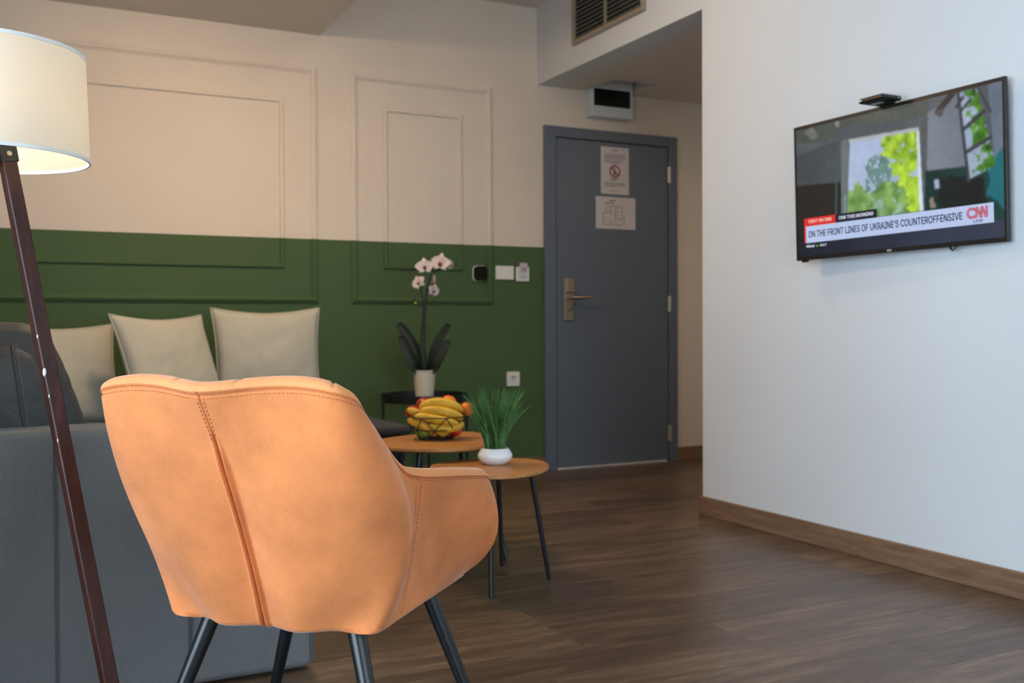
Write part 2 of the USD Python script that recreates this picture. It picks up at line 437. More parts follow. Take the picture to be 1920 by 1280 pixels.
def moulding(name, x0, x1, z0, z1, w, d, inner=False):
    # profile across the width: u from outer edge to inner edge, v = projection from the wall
    if inner:
        prof = [(0, 0), (0, .55), (.15, .9), (.5, 1.0), (.85, .9), (1, .55), (1, 0)]
    else:
        prof = [(0, 0), (0, .35), (.18, .42), (.22, .75), (.5, 1.0), (.78, .8), (.82, .45), (1, .4), (1, 0)]
    t = struct(name)
    corners = [(x0, z0, 1, 1), (x1, z0, -1, 1), (x1, z1, -1, -1), (x0, z1, 1, -1)]
    for k in range(4):
        (ax, az, asx, asz), (bx_, bz, bsx, bsz) = corners[k], corners[(k + 1) % 4]
        A = np.array([(ax + asx * u * w, D - v * d, az + asz * u * w) for u, v in prof])
        B = np.array([(bx_ + bsx * u * w, D - v * d, bz + bsz * u * w) for u, v in prof])
        m = grid_mesh(np.stack([A, B]))
        m.fix_normals()
        if m.face_normals[len(m.faces) // 2] @ np.array([0, -1.0, 0]) < 0:
            m.invert()
        obj('moulding_strip', m, 'wall_paint_two_tone', t, smooth=35)
    return t


moulding('trim_1', -0.22, 1.531, 1.010, 2.297, 0.040, 0.019)
moulding('trim_2', 0.070, 1.346, 1.198, 2.108, 0.024, 0.013, True)
moulding('trim_3', 1.715, 2.586, 1.010, 2.290, 0.040, 0.019)
moulding('trim_4', 1.907, 2.389, 1.206, 2.112, 0.024, 0.013, True)

# baseboards
BH = 0.088


def baseboard(name, pts, matn):
    """pts: list of (x0,x1,y0,y1)"""
    b = struct(name)
    for (x0, x1, y0, y1) in pts:
        obj('baseboard_length', box(x0, x1, y0, y1, 0, BH, 0.003), matn, b, smooth=False)


baseboard('baseboard_right', [(R - 0.014, R, 1.85, Y_CORNER + 0.014), (R - 0.014, R, YR, 1.85)], 'baseboard_oak_long')
baseboard('baseboard_end', [(R, R + 0.174, Y_CORNER, Y_CORNER + 0.014)], 'baseboard_oak')
baseboard('baseboard_back', [(XL, FX0, D - 0.014, D), (FX1, XE, D - 0.017, D - 0.003)], 'baseboard_oak')

# ------------------------------------------------------------------ entrance door
door = struct('door_1')
fr = struct  # (kept for brevity)
obj('door_frame', box(FX0, LX0 - 0.004, D - 0.022, D + 0.12, 0, FZ, 0.002), 'door_paint', door, smooth=False)
obj('door_frame', box(LX1 + 0.004, FX1, D - 0.022, D + 0.12, 0, FZ, 0.002), 'door_paint', door, smooth=False)
obj('door_frame', box(LX0 - 0.004, LX1 + 0.004, D - 0.022, D + 0.12, LZ + 0.005, FZ, 0.002), 'door_paint', door, smooth=False)
obj('door_leaf', box(LX0 + 0.003, LX1 - 0.001, D - 0.012, D + 0.030, 0.014, LZ, 0.003), 'door_paint', door, smooth=False)
obj('door_stop', [box(LX0 - 0.004, LX1 + 0.004, D + 0.031, D + 0.045, 0, LZ + 0.01)], 'dark_recess', door, smooth=False)
obj('threshold', box(LX0 - 0.002, LX1 - 0.02, D - 0.03, D + 0.06, 0.0, 0.012, 0.002), 'aluminium_strip', door, smooth=False, label='pale metal threshold strip')
for z in (1.855, 1.022, 0.186):
    h = obj('hinge', [rod((LX1 + 0.002, D - 0.024, z - 0.052), (LX1 + 0.002, D - 0.024, z + 0.052), 0.007), box(LX1 - 0.012, LX1 + 0.016, D - 0.024, D - 0.021, z - 0.05, z + 0.05)], 'hinge_steel', door)
# long lock plate with lever and thumb turn
px0, px1 = 3.060, 3.130
yl = D - 0.012
lock = obj('lock_plate', [box(px0, px1, yl - 0.016, yl, 0.912, 1.182, 0.005), box(px0 + 0.004, px1 - 0.002, yl - 0.034, yl - 0.014, 1.085, 1.180, 0.006)], 'brushed_nickel', door, smooth=25, label='long brushed metal lock plate')
obj('lever_handle', [rod((3.092, yl - 0.014, 1.054), (3.092, yl - 0.058, 1.054), 0.010), tube([(3.078, yl - 0.056, 1.054), (3.10, yl - 0.058, 1.054), (3.16, yl - 0.060, 1.056), (3.225, yl - 0.058, 1.057), (3.236, yl - 0.057, 1.057)], [0.010, 0.0115, 0.0105, 0.0095, 0.007], 14)], 'steel', lock)
obj('thumb_turn', [rod((3.094, yl - 0.015, 0.990), (3.094, yl - 0.028, 0.990), 0.014), box(3.086, 3.116, yl - 0.042, yl - 0.026, 0.985, 0.996, 0.003)], 'steel', lock)

# paper notices taped on the door
YP = D - 0.0125


def strip(x0, x1, z0, z1, y=YP - 0.0016):
    return box(x0, x1, y, y + 0.0012, z0, z1)


pa = thing('paper_notice', 'portrait white paper notice with red no-smoking sign, upper of two on grey door', 'notice', (3.437, YP, 1.708))


def tl(m, o):
    return T(m, (-o[0], -o[1], -o[2]))


oa = (3.437, YP, 1.708)
obj('sheet', tl(box(3.334, 3.541, YP - 0.001, YP, 1.708, 2.003), oa), 'paper', pa, smooth=False)
ln = []
wr_ = random.Random(3)


def text_lines(x0, x1, z0, z1, n, frac=0.45, gap=0.006):
    out = []
    pitch = (z1 - z0) / n
    for k in range(n):
        x = x0
        zz = z1 - (k + 1) * pitch
        end = x1 if k < n - 1 else x0 + (x1 - x0) * wr_.uniform(0.55, 0.95)
        while x < end - 0.004:
            w = min(wr_.uniform(0.008, 0.024), end - x)
            out.append(strip(x, x + w, zz, zz + pitch * frac))
            x += w + gap * 0.5
    return out


ln = text_lines(3.360, 3.515, 1.925, 1.962, 5) + text_lines(3.360, 3.500, 1.905, 1.922, 2) + text_lines(3.415, 3.470, 1.902, 1.908, 1) + text_lines(3.362, 3.515, 1.752, 1.785, 5) + text_lines(3.395, 3.495, 1.728, 1.738, 1)
obj('printed_lines', [tl(m, oa) for m in ln], 'ink_grey', pa, smooth=False)
for h_ in (text_lines(3.415, 3.465, 1.980, 1.990, 1, 0.6), text_lines(3.405, 3.478, 1.796, 1.808, 2, 0.6)):
    obj('printed_heading', [tl(m, oa) for m in h_], 'ink_dark', pa, smooth=False)
ring = Point(0, 0).buffer(0.040, 32).difference(Point(0, 0).buffer(0.031, 32))
bar = LineString([(-0.027, 0.027), (0.027, -0.027)]).buffer(0.0045, cap_style=2)


def onwall(poly, cx, cz, y, h=0.0012):
    m = extrude(poly, h)
    m.apply_transform(trimesh.transformations.rotation_matrix(PI / 2, (1, 0, 0)))   # xy -> xz, extruded towards -y
    m.apply_translation((cx, y, cz))
    return m


obj('no_smoking_ring', tl(onwall(unary_union([ring, bar]), 3.437, 1.851, YP - 0.001), oa), 'ink_red', pa, smooth=False)
cig = unary_union([shapely.box(-0.004, -0.02, 0.004, 0.006), shapely.box(-0.010, -0.023, 0.010, -0.018), LineString([(0, 0.008), (0.006, 0.014), (0.001, 0.020), (0.008, 0.026)]).buffer(0.0014)])
obj('cigarette_symbol', tl(onwall(cig, 3.433, 1.851, YP - 0.001, 0.0008), oa), 'ink_dark', pa, smooth=False)

ob = (3.443, YP, 1.490)
pb = thing('paper_notice', 'landscape white paper with printed floor plan, lower of two on grey door', 'notice', ob)
obj('sheet', tl(box(3.296, 3.590, YP - 0.001, YP, 1.490, 1.690), ob), 'paper', pb, smooth=False)
for h_ in (text_lines(3.398, 3.452, 1.664, 1.674, 1, 0.7), text_lines(3.362, 3.488, 1.648, 1.658, 1, 0.6)):
    obj('printed_heading', [tl(m, ob) for m in h_], 'ink_dark', pb, smooth=False)
pl = []


def wall_line(x0, z0, x1, z1, w=0.0032):
    pl.append(onwall(LineString([(x0, z0), (x1, z1)]).buffer(w / 2, cap_style=2), 0, 0, YP - 0.001))


for seg in [(3.372, 1.632, 3.490, 1.632), (3.372, 1.632, 3.372, 1.588), (3.490, 1.632, 3.490, 1.570), (3.372, 1.588, 3.350, 1.588), (3.350, 1.588, 3.350, 1.518), (3.350, 1.518, 3.505, 1.518), (3.505, 1.518, 3.505, 1.570), (3.505, 1.570, 3.490, 1.570),
            (3.440, 1.632, 3.440, 1.518), (3.405, 1.632, 3.405, 1.590), (3.440, 1.600, 3.490, 1.600), (3.372, 1.588, 3.420, 1.588), (3.400, 1.560, 3.400, 1.518), (3.350, 1.556, 3.372, 1.556), (3.440, 1.556, 3.505, 1.556), (3.470, 1.556, 3.470, 1.540), (3.430, 1.575, 3.465, 1.575),
            (3.460, 1.632, 3.460, 1.612), (3.365, 1.540, 3.385, 1.540), (3.455, 1.510, 3.480, 1.504), (3.392, 1.612, 3.392, 1.600), (3.420, 1.540, 3.420, 1.525)]:
    wall_line(*seg)
obj('floor_plan', [tl(m, ob) for m in pl], 'ink_grey', pb, smooth=False)

# ------------------------------------------------------------------ fittings on the back wall
o = (3.386, D - 0.003, 2.172)
bx_ = thing('fuse_box', 'white wall fuse box with black smoked flap above the grey door', 'fuse box', o)
X0, X1, YF = 3.232, 3.536, 5.300
obj('housing', tl(cut(box(X0, X1, YF, D, 2.172, 2.466, 0.004), box(X0 + 0.016, X1 - 0.022, YF - 0.05, YF + 0.012, 2.238, 2.345)), o), 'grey_white_plastic', bx_, smooth=False)
fl = obj('smoked_flap', tl(box(X0 + 0.017, X1 - 0.023, YF - 0.003, YF + 0.010, 2.239, 2.344, 0.003), o), 'smoked_flap', bx_, smooth=False, label='black smoked flap')
obj('flap_catch', tl(box(3.362, 3.392, YF - 0.006, YF - 0.002, 2.236, 2.243, 0.001), o), 'black_plastic', bx_, smooth=False)

# thermostat, switch plate, key card switch, socket


def rsquare(w, h, r):
    return shapely.box(-w / 2 + r, -h / 2 + r, w / 2 - r, h / 2 - r).buffer(r, 8)


o = (2.500, D - 0.016, 1.192)
th = thing('thermostat', 'black rounded square thermostat over the wall moulding', 'thermostat', o)
obj('mount', tl(onwall(rsquare(0.088, 0.090, 0.024), 2.499, 1.193, D, 0.006), o), 'white_plastic', th)
obj('touch_face', tl(onwall(rsquare(0.084, 0.086, 0.024), 2.501, 1.192, D - 0.006, 0.016), o), 'black_gloss', th)
o = (2.664, D, 1.200)
sw = thing('light_switch', 'wide blank white switch plate on green wall', 'switch', o)
obj('frame', tl(onwall(rsquare(0.118, 0.080, 0.006), 2.664, 1.200, D, 0.008), o), 'white_plastic', sw)
obj('rocker', tl(onwall(rsquare(0.106, 0.068, 0.003), 2.664, 1.200, D - 0.008, 0.003), o), 'white_plastic', sw)
o = (2.783, D, 1.194)
kc = thing('key_card_switch', 'white key card switch holding a card marked 38 by the door', 'switch', o)
obj('frame', tl(onwall(rsquare(0.086, 0.086, 0.006), 2.783, 1.194, D, 0.010), o), 'white_plastic', kc)
obj('card_slot', tl(onwall(Polygon([(-0.028, 0.024), (0.028, 0.024), (0.028, -0.024), (0.018, -0.034), (-0.018, -0.034), (-0.028, -0.024)]), 2.783, 1.194, D - 0.010, 0.004), o), 'grey_white_plastic', kc)
obj('slot_mark', tl(onwall(shapely.box(-0.014, -0.0018, 0.014, 0.0018), 2.783, 1.178, D - 0.014, 0.0006), o), 'ink_grey', kc)
o2 = (2.786, D - 0.0155, 1.206)
kd = thing('key_card', 'lilac key card with number 38 stuck in the wall card switch', 'card', o2)
obj('card_body', tl(onwall(rsquare(0.054, 0.060, 0.004), 2.786, 1.231, D - 0.0142, 0.0012), o2), 'card_lilac', kd)
tm = meshkit.text_mesh('38', 0.016, 0.0006, bold=True)
tm.apply_translation(-tm.bounds.mean(0) * [1, 1, 0])
tm.apply_transform(trimesh.transformations.rotation_matrix(PI / 2, (1, 0, 0)))
obj('card_number', tl(T(tm, (2.790, D - 0.0154, 1.2225)), o2), 'ink_dark', kd, smooth=False)
o = (2.7165, D, 0.566)
so = thing('power_socket', 'single white power socket low on the green wall', 'socket', o)
face = rsquare(0.084, 0.086, 0.006).difference(Point(0, 0).buffer(0.0195, 24))
obj('frame', tl(onwall(face, 2.7165, 0.566, D, 0.010), o), 'white_plastic', so)
well = Point(0, 0).buffer(0.0195, 24).difference(unary_union([Point(-0.0095, 0).buffer(0.0027), Point(0.0095, 0).buffer(0.0027)]))
obj('socket_well', tl(onwall(well, 2.7165, 0.566, D, 0.003), o), 'grey_white_plastic', so)
obj('pin_hole', tl(onwall(unary_union([Point(-0.0095, 0).buffer(0.0027), Point(0.0095, 0).buffer(0.0027)]), 2.7165, 0.566, D, 0.0012), o), 'dark_recess', so)
obj('earth_pin', tl(rod((2.7165, D - 0.002, 0.576), (2.7165, D - 0.012, 0.576), 0.0024), o), 'steel', so)

# ------------------------------------------------------------------ ventilation grille on the bulkhead
vy0, vy1, vz0, vz1 = 4.213, 4.925, 2.461, 2.735
o = (R, (vy0 + vy1) / 2, vz0)
vg = thing('air_vent', 'metal louvred air vent high on the bulkhead above the entry', 'vent', o)
fwid = 0.026
obj('backing', tl(box(R - 0.004, R + 0.0, vy0 + 0.004, vy1 - 0.004, vz0 + 0.004, vz1 - 0.004), o), 'dark_recess', vg, smooth=False)
for a in ((vy0, vy1, vz0, vz0 + fwid), (vy0, vy1, vz1 - fwid, vz1), (vy0, vy0 + fwid, vz0 + fwid, vz1 - fwid), (vy1 - fwid, vy1, vz0 + fwid, vz1 - fwid)):
    obj('frame', tl(box(R - 0.020, R, *a, 0.002), o), 'vent_frame', vg, smooth=False)
ym = (vy0 + vy1) / 2 + 0.01
obj('mullion', tl(box(R - 0.018, R - 0.004, ym - 0.007, ym + 0.007, vz0 + fwid, vz1 - fwid, 0.001), o), 'vent_frame', vg, smooth=False)
zs = np.arange(vz0 + fwid + 0.009, vz1 - fwid - 0.004, 0.0235)
for a, b in ((vy0 + fwid, ym - 0.007), (ym + 0.007, vy1 - fwid)):
    for z in zs:
        s = T(trimesh.creation.box((0.0145, b - a, 0.0022)), (0, 0, 0), (0, -0.12, 0))
        obj('slat', tl(T(s, (R - 0.0115, (a + b) / 2, z)), o), 'vent_slat', vg, smooth=False)

# ------------------------------------------------------------------ television
tc_ = np.array([2.821, 2.597, 1.399])
tr_ = np.array([0.05476985, -0.99844895, 0.00999783])
tu_ = np.array([-0.02051714, 0.0088854, 0.99975002])
tn_ = np.cross(tr_, tu_)
tv = thing('television', 'flat black television mounted on the white wall showing a news programme', 'television', matrix=Gf.Matrix4d(*tr_, 0, *tu_, 0, *tn_, 0, *tc_, 1))
W2, H2 = 0.4525, 0.2625
obj('bezel', cut(box(-W2, W2, -H2, H2, -0.014, 0.001, 0.002), box(-0.4415, 0.4415, -0.2475, 0.2495, -0.001, 0.01)), 'black_plastic', tv, smooth=False)
obj('back_cover', [T(trimesh.convex.convex_hull(np.array([(sx * (W2 - 0.004 - k * 0.012), yy, -0.014 - k * 0.016) for sx in (-1, 1) for k, ys in ((0, (-H2 + 0.001, -0.12)), (1, (-H2 + 0.004, -0.15))) for yy in ys])))], 'black_plastic', tv, smooth=False)
obj('wall_bracket', [box(-0.1, 0.1, -0.06, 0.06, -0.034, -0.012, 0.002), box(-0.06, 0.06, -0.05, 0.05, -0.062, -0.03, 0.002)], 'black_metal', tv, smooth=False)
obj('foot_stub', box(-0.428, -0.394, -0.270, -H2 + 0.001, -0.012, 0.0, 0.003), 'black_plastic', tv, smooth=False)
obj('cable', tube([(0.232, -0.258, -0.010), (0.238, -0.268, -0.008), (0.245, -0.2745, -0.007), (0.252, -0.270, -0.009), (0.262, -0.258, -0.012)], 0.0035, 8), 'black_plastic', tv)

# the screen picture: an emitting grid coloured vertex by vertex (u right, v up, metres)
GX, GY = 540, 300
gx = np.linspace(-0.441, 0.441, GX)
gy = np.linspace(0.249, -0.247, GY)
X, Y = np.meshgrid(gx, gy)
pts = np.c_[X.ravel(), Y.ravel()]


def inside(poly, warp=0.0, seed=0):
    x, y_ = pts[:, 0], pts[:, 1]
    if warp:
        q = np.c_[pts * 40, np.zeros(len(pts))]
        x = x + warp * (meshkit.fbm(q, 3, seed) - 0.5)
        y_ = y_ + warp * (meshkit.fbm(q, 3, seed + 9) - 0.5)
    return shapely.contains_xy(Polygon(poly), x, y_)


def fb(sx, sy, seed, o=4):
    return meshkit.fbm(np.c_[pts[:, 0] * sx, pts[:, 1] * sy, np.full(len(pts), seed * 3.3)], o, seed)


col = np.tile(lin((72, 80, 86)), (len(pts), 1))


def fill(mask, a, b=None, f=None):
    a = lin(a)
    if b is None:
        col[mask] = a
    else:
        g = np.clip(f, 0, 1)[mask][:, None]
        col[mask] = a * (1 - g) + lin(b) * g


xx, yy = pts[:, 0], pts[:, 1]
fill(np.ones(len(pts), bool), (58, 66, 72), (92, 100, 108), fb(5, 5, 1))
fill(inside([(-.45, .26), (-.2, .27), (.17, .25), (.165, .19), (-.2, .222), (-.29, .18), (-.45, .2)]), (62, 70, 66), (84, 92, 86), fb(6, 6, 2))           # ceiling
fill(inside([(-.40, .235), (-.355, .25), (-.325, .205), (-.36, .2)]), (120, 120, 116), (96, 100, 100), fb(20, 20, 3))                                     # beam ends
fill(inside([(-.245, .26), (-.225, .26), (-.222, .225), (-.24, .23)]), (130, 130, 126))
fill(inside([(-.45, .15), (-.23, .175), (-.217, .02), (-.45, .035)]), (52, 58, 64), (76, 84, 92), fb(8, 8, 4))                                           # left wall
fill(inside([(-.45, .035), (-.215, .018), (-.205, -.25), (-.45, -.25)]), (22, 20, 20), (36, 34, 32), fb(8, 8, 5))                                        # dark lower left
fill(inside([(-.215, .17), (-.175, .175), (-.195, -.12), (-.222, -.12)]), (84, 92, 96), (104, 112, 116), fb(30, 10, 6))                                  # left jamb
fill(inside([(-.243, .10), (-.236, .10), (-.243, -.10), (-.250, -.10)]), (48, 92, 78))
fill(inside([(-.205, -.03), (-.196, -.03), (-.2, -.11), (-.21, -.11)]), (110, 140, 140))
fill(inside([(.162, .20), (.29, .245), (.305, .0), (.152, .005)]), (98, 108, 120), (124, 134, 146), fb(6, 4, 7))                                         # right wall
fill(inside([(.125, .19), (.165, .19), (.155, -.02), (.14, -.02)]), (70, 74, 78), (92, 96, 100), fb(30, 6, 8))
fill(inside([(.15, .006), (.31, -.004), (.45, .05), (.45, -.26), (.14, -.26)]), (10, 44, 42), (18, 74, 70), np.clip((xx - .2) * 2.5, 0, 1) + .3 * (fb(7, 7, 9) - .5))
fill(inside([(.21, -.03), (.38, -.055), (.36, -.26), (.19, -.26)], 0.05, 3), (14, 16, 16), (12, 34, 34), fb(6, 6, 10))
fill(inside([(.40, .04), (.45, .06), (.45, -.17), (.385, -.10)], 0.03, 5), (14, 80, 92), (24, 120, 132), fb(5, 5, 11))
fill(inside([(.39, .26), (.45, .26), (.45, .05), (.41, .01)]), (86, 98, 116), (120, 132, 150), fb(8, 8, 12))
fill(yy < -.19, (26, 32, 48), (60, 70, 92), np.clip((xx + .2) * 1.2, 0, .8) + .3 * (fb(6, 14, 13) - .5))                                                # below the banner
# the window opening
win = inside([(-.173, .164), (.119, .152), (.124, -.13), (-.196, -.13)])
fill(win, (150, 168, 200), (172, 186, 212), fb(5, 5, 14))
g1 = inside([(-.105, .075), (-.06, .10), (-.02, .095), (.01, .02), (-.02, -.04), (-.10, -.03)], 0.05, 21) & win & (fb(60, 60, 15) > .42)
fill(g1, (70, 104, 100), (112, 146, 140), fb(40, 40, 16))
g2 = (inside([(-.22, -.02), (-.13, 0), (-.09, -.05), (-.03, -.01), (.13, -.02), (.14, -.15), (-.22, -.15)], 0.05, 22)) & win
fill(g2, (62, 110, 48), (140, 178, 104), .5 + 1.6 * (fb(34, 34, 17) - .5))
g4 = inside([(-.10, -.06), (.04, -.05), (.05, -.13), (-.11, -.13)], 0.05, 24) & win & (fb(50, 50, 27) > .52)
fill(g4, (112, 150, 140), (160, 186, 160), fb(30, 30, 28))
g3 = inside([(-.03, .16), (.13, .16), (.13, -.13), (.07, -.10), (.05, -.02), (.0, .02), (.02, .06), (-.05, .09), (-.02, .12)], 0.06, 23) & win & (fb(55, 55, 18) > .33)
fill(g3, (84, 130, 6), (190, 222, 70), .5 + 2.0 * (fb(40, 34, 19) - .5))
fill(inside([(.119, .158), (.128, .158), (.139, -.13), (.124, -.13)]), (190, 200, 220), (214, 222, 236), fb(30, 10, 20))
fill(inside([(-.178, .170), (.128, .160), (.128, .147), (-.176, .157)]), (150, 156, 160), (176, 182, 188), fb(30, 30, 21))
# right-hand window with foliage and bars
rw = inside([(.282, .242), (.352, .246), (.414, -.015), (.318, -.046)])
fill(rw, (120, 140, 168), (176, 190, 210), fb(12, 12, 22))
rf = rw & inside([(.30, .25), (.36, .25), (.42, -.02), (.345, -.03), (.335, .06)], 0.05, 25) & (fb(60, 60, 23) > .36)
fill(rf, (20, 66, 12), (92, 158, 40), .5 + 2 * (fb(44, 44, 24) - .5))
for a, b, w in (((.283, .245), (.316, -.05), .006), ((.296, .118), (.378, .166), .007), ((.314, .046), (.398, .078), .007), ((.276, .200), (.30, .225), .006), ((.29, .18), (.33, .215), .005), ((.352, .25), (.40, .16), .004)):
    fill(shapely.contains_xy(LineString([a, b]).buffer(w), xx, yy), (40, 44, 52), (60, 64, 72), fb(20, 20, 25))
fill(shapely.contains_xy(LineString([(.205, .198), (.262, .246)]).buffer(.012), xx, yy), (34, 30, 30), (60, 54, 52), fb(30, 30, 26))
fill(shapely.contains_xy(Point(.212, .193).buffer(.014), xx, yy), (52, 50, 50), (96, 96, 98), fb(60, 60, 29))
fill(inside([(.185, -.031), (.203, -.031), (.204, -.06), (.187, -.06)]), (150, 168, 186))
fill(inside([(.172, -.09), (.182, -.09), (.187, -.125), (.168, -.125)], 0.02, 4), (130, 120, 104))
# soften like a broadcast picture
from scipy.ndimage import gaussian_filter
col = gaussian_filter(col.reshape(GY, GX, 3), (1.7, 1.7, 0)).reshape(-1, 3)
col *= (.90 + .20 * fb(60, 60, 40, 3))[:, None]
col *= np.clip(1.06 - .9 * ((xx / .44) ** 2 * .25 + (np.abs(yy) / .25) ** 3 * .12), .3, 1)[:, None]
# lower-third banners
for poly, c in (([(-.407, -.1), (-.25, -.1), (-.25, -.131), (-.407, -.131)], (206, 44, 34)), ([(-.407, -.125), (-.398, -.125), (-.398, -.195), (-.407, -.195)], (206, 44, 34)),
                ([(-.25, -.1), (-.057, -.1), (-.057, -.131), (-.25, -.131)], (20, 24, 44)), ([(-.403, -.198), (-.29, -.198), (-.29, -.222), (-.403, -.222)], (16, 20, 34))):
    fill(inside(poly), c)
fill(inside([(-.400, -.131), (.404, -.131), (.404, -.197), (-.400, -.197)]), (180, 194, 226), (170, 186, 222), fb(3, 3, 30))
sm = grid_mesh(np.stack([X.T, Y.T, np.zeros_like(X.T)], -1))
colg = col.reshape(GY, GX, 3).transpose(1, 0, 2).reshape(-1, 3)
if sm.face_normals[0][2] < 0:
    sm.invert()
mat('screen_picture', {'a': ('attribute', {'attribute': 'screen_color'}), 'p': ('principled_bsdf', {'base_color': (0.004, 0.004, 0.005), 'roughness': 0.22, 'emission_strength': 1.0, 'specular_ior_level': 0.4})},
    [('a.color', 'p.emission_color')])
scr = obj('screen', sm, 'screen_picture', tv, smooth=False, label='lit screen with a news picture and caption bar')
pv = UsdGeom.PrimvarsAPI(scr).CreatePrimvar('screen_color', Sdf.ValueTypeNames.Color3fArray, 'vertex')
pv.Set(Vt.Vec3fArray.FromNumpy(colg.astype(np.float32)))
for n_, c_ in (('screen_navy', (24, 34, 66)), ('screen_white', (206, 210, 226)), ('screen_red', (178, 24, 36)), ('screen_pale', (178, 193, 226)), ('screen_rose', (240, 190, 184)), ('screen_green', (120, 200, 90))):
    mat(n_, {'p': ('principled_bsdf', {'base_color': (0.004, 0.004, 0.005), 'roughness': 0.22, 'emission_color': lin(c_), 'emission_strength': 1.0, 'specular_ior_level': 0.4})}, [])


def screen_text(s, x0, x1, z0, z1, m, bold=False, name='caption'):
    t = meshkit.text_mesh(s, 0.05, 0.0004, bold)
    b = t.bounds
    t.apply_translation((-b[0][0], -b[0][1], 0))
    t.apply_scale(((x1 - x0) / (b[1][0] - b[0][0]), (z1 - z0) / (b[1][1] - b[0][1]), 1))
    t.apply_translation((x0, z0, 0.0002))
    return obj(name, t, m, scr, smooth=False)


screen_text('ON THE FRONT LINES OF UKRAINE\u2019S COUNTEROFFENSIVE', -.386, .290, -.1765, -.1505, 'screen_navy', True)
screen_text('FIRST ON CNN', -.384, -.270, -.1205, -.1075, 'screen_rose', True)
screen_text('CNN THIS MORNING', -.234, -.073, -.1215, -.1085, 'screen_white', True)
screen_text('LIVE', .331, .365, -.1905, -.1815, 'screen_navy', True)
screen_text('Nikkei', -.398, -.356, -.2145, -.2040, 'screen_white', True)
screen_text('460.17', -.330, -.296, -.2140, -.2045, 'screen_white', True)
obj('caption', T(extrude(Polygon([(-.348, -.2135), (-.338, -.2135), (-.343, -.2055)]), 0.0004), (0, 0, 0.0002)), 'screen_green', scr, smooth=False)
# the channel emblem: three joined letters in one red stroke with a pale line down the middle
h = 0.034
arc = [(0.0150 + 0.0145 * math.cos(a), 0.0155 + 0.0145 * math.sin(a)) for a in np.linspace(0.85, 2 * PI - 0.95, 26)]
stroke = arc + [(0.0300, 0.0015), (0.0325, 0.0050), (0.0325, 0.0300), (0.0360, 0.0300), (0.0480, 0.0015), (0.0510, 0.0015), (0.0510, 0.0300), (0.0545, 0.0300), (0.0665, 0.0015), (0.0695, 0.0015), (0.0695, 0.0320)]
path = LineString(stroke)
ox_, oz_ = 0.3065, -.1745
obj('channel_emblem', T(extrude(path.buffer(0.0040, join_style=1), 0.0004), (ox_ + 0.003, oz_, 0.0002)), 'screen_red', scr, smooth=False, label='red outlined channel letters')
obj('channel_emblem', T(extrude(path.buffer(0.0006), 0.0003), (ox_ + 0.003, oz_, 0.0006)), 'screen_pale', scr, smooth=False)
bt = meshkit.text_mesh('VOX', 0.007, 0.0004, True)
bt.apply_translation((-bt.bounds.mean(0)[0], 0, 0))
obj('bezel_lettering', T(bt, (-0.006, -.2585, 0.0011)), 'grey_white_plastic', tv, smooth=False)

# set-top box on the television's top edge
o = (2.785, 2.607, 1.6655)
sb = thing('media_box', 'small flat black receiver box sitting on top of the television', 'receiver', o)
obj('case', tl(box(2.736, 2.834, 2.551, 2.663, 1.668, 1.686, 0.005), o), 'black_plastic', sb, smooth=False)
obj('sticker', tl(box(2.779, 2.822, 2.60, 2.648, 1.6674, 1.6682), o), 'grey_white_plastic', sb, smooth=False, label='pale sticker under the box')
obj('front_mark', tl(box(2.7352, 2.7362, 2.645, 2.657, 1.6745, 1.6800), o), 'white_plastic', sb, smooth=False)
obj('clip', tl(box(2.800, 2.828, 2.575, 2.640, 1.6625, 1.6680, 0.001), o), 'black_plastic', sb, smooth=False)
obj('status_light', tl(box(2.815, 2.818, 2.5503, 2.5512, 1.6755, 1.6785), o), 'white_plastic', sb, smooth=False)

# ------------------------------------------------------------------ round ceiling lamp in the lowered ceiling
LPX, LPY = 0.85, 4.10
dl = thing('ceiling_lamp', 'round flush ceiling lamp with a warm glowing diffuser in the lowered ceiling', 'ceiling lamp', (LPX, LPY, ZD))
obj('rim', lathe([(.150, 0), (.172, 0), (.172, -.012), (.152, -.014), (.150, 0)], 48), 'window_frame', dl, smooth=30)
obj('diffuser', lathe([(0, -.075), (.04, -.073), (.08, -.064), (.12, -.044), (.142, -.024), (.150, -.004), (0, -.003)], 48), 'lamp_diffuser', dl, smooth=40)

dl2 = thing('ceiling_lamp', 'smaller round ceiling lamp in the raised ceiling near the entry', 'ceiling lamp', (1.86, 3.55, ZC))
obj('rim', lathe([(.110, 0), (.126, 0), (.126, -.010), (.112, -.012), (.110, 0)], 40), 'window_frame', dl2, smooth=30)
obj('diffuser', lathe([(0, -.055), (.03, -.053), (.06, -.046), (.088, -.032), (.104, -.018), (.110, -.004), (0, -.003)], 40), 'lamp_diffuser_small', dl2, smooth=40)
hl = thing('ceiling_lamp', 'small round ceiling lamp in the entry behind the white wall', 'ceiling lamp', (4.15, 3.75, ZS))
obj('rim', lathe([(.085, 0), (.10, 0), (.10, -.012), (.087, -.014), (.085, 0)], 32), 'window_frame', hl, smooth=30)
obj('diffuser', lathe([(0, -.006), (.085, -.006), (.085, -.002), (0, -.002)], 32), 'entry_diffuser', hl, smooth=False)

# ------------------------------------------------------------------ sofa
so_ = thing('corner_sofa', 'dark grey fabric corner sofa along the green wall with square arm end', 'sofa', (0.3, 3.9, 0))
O = (0.3, 3.9, 0)
SX0, SX1, SY0 = -0.50, 0.700, 2.516


def sof(name, m, mt, smooth=30, **k):
    return obj(name, tl(m if not isinstance(m, list) else trimesh.util.concatenate(m), O), mt, so_, smooth=smooth, **k)


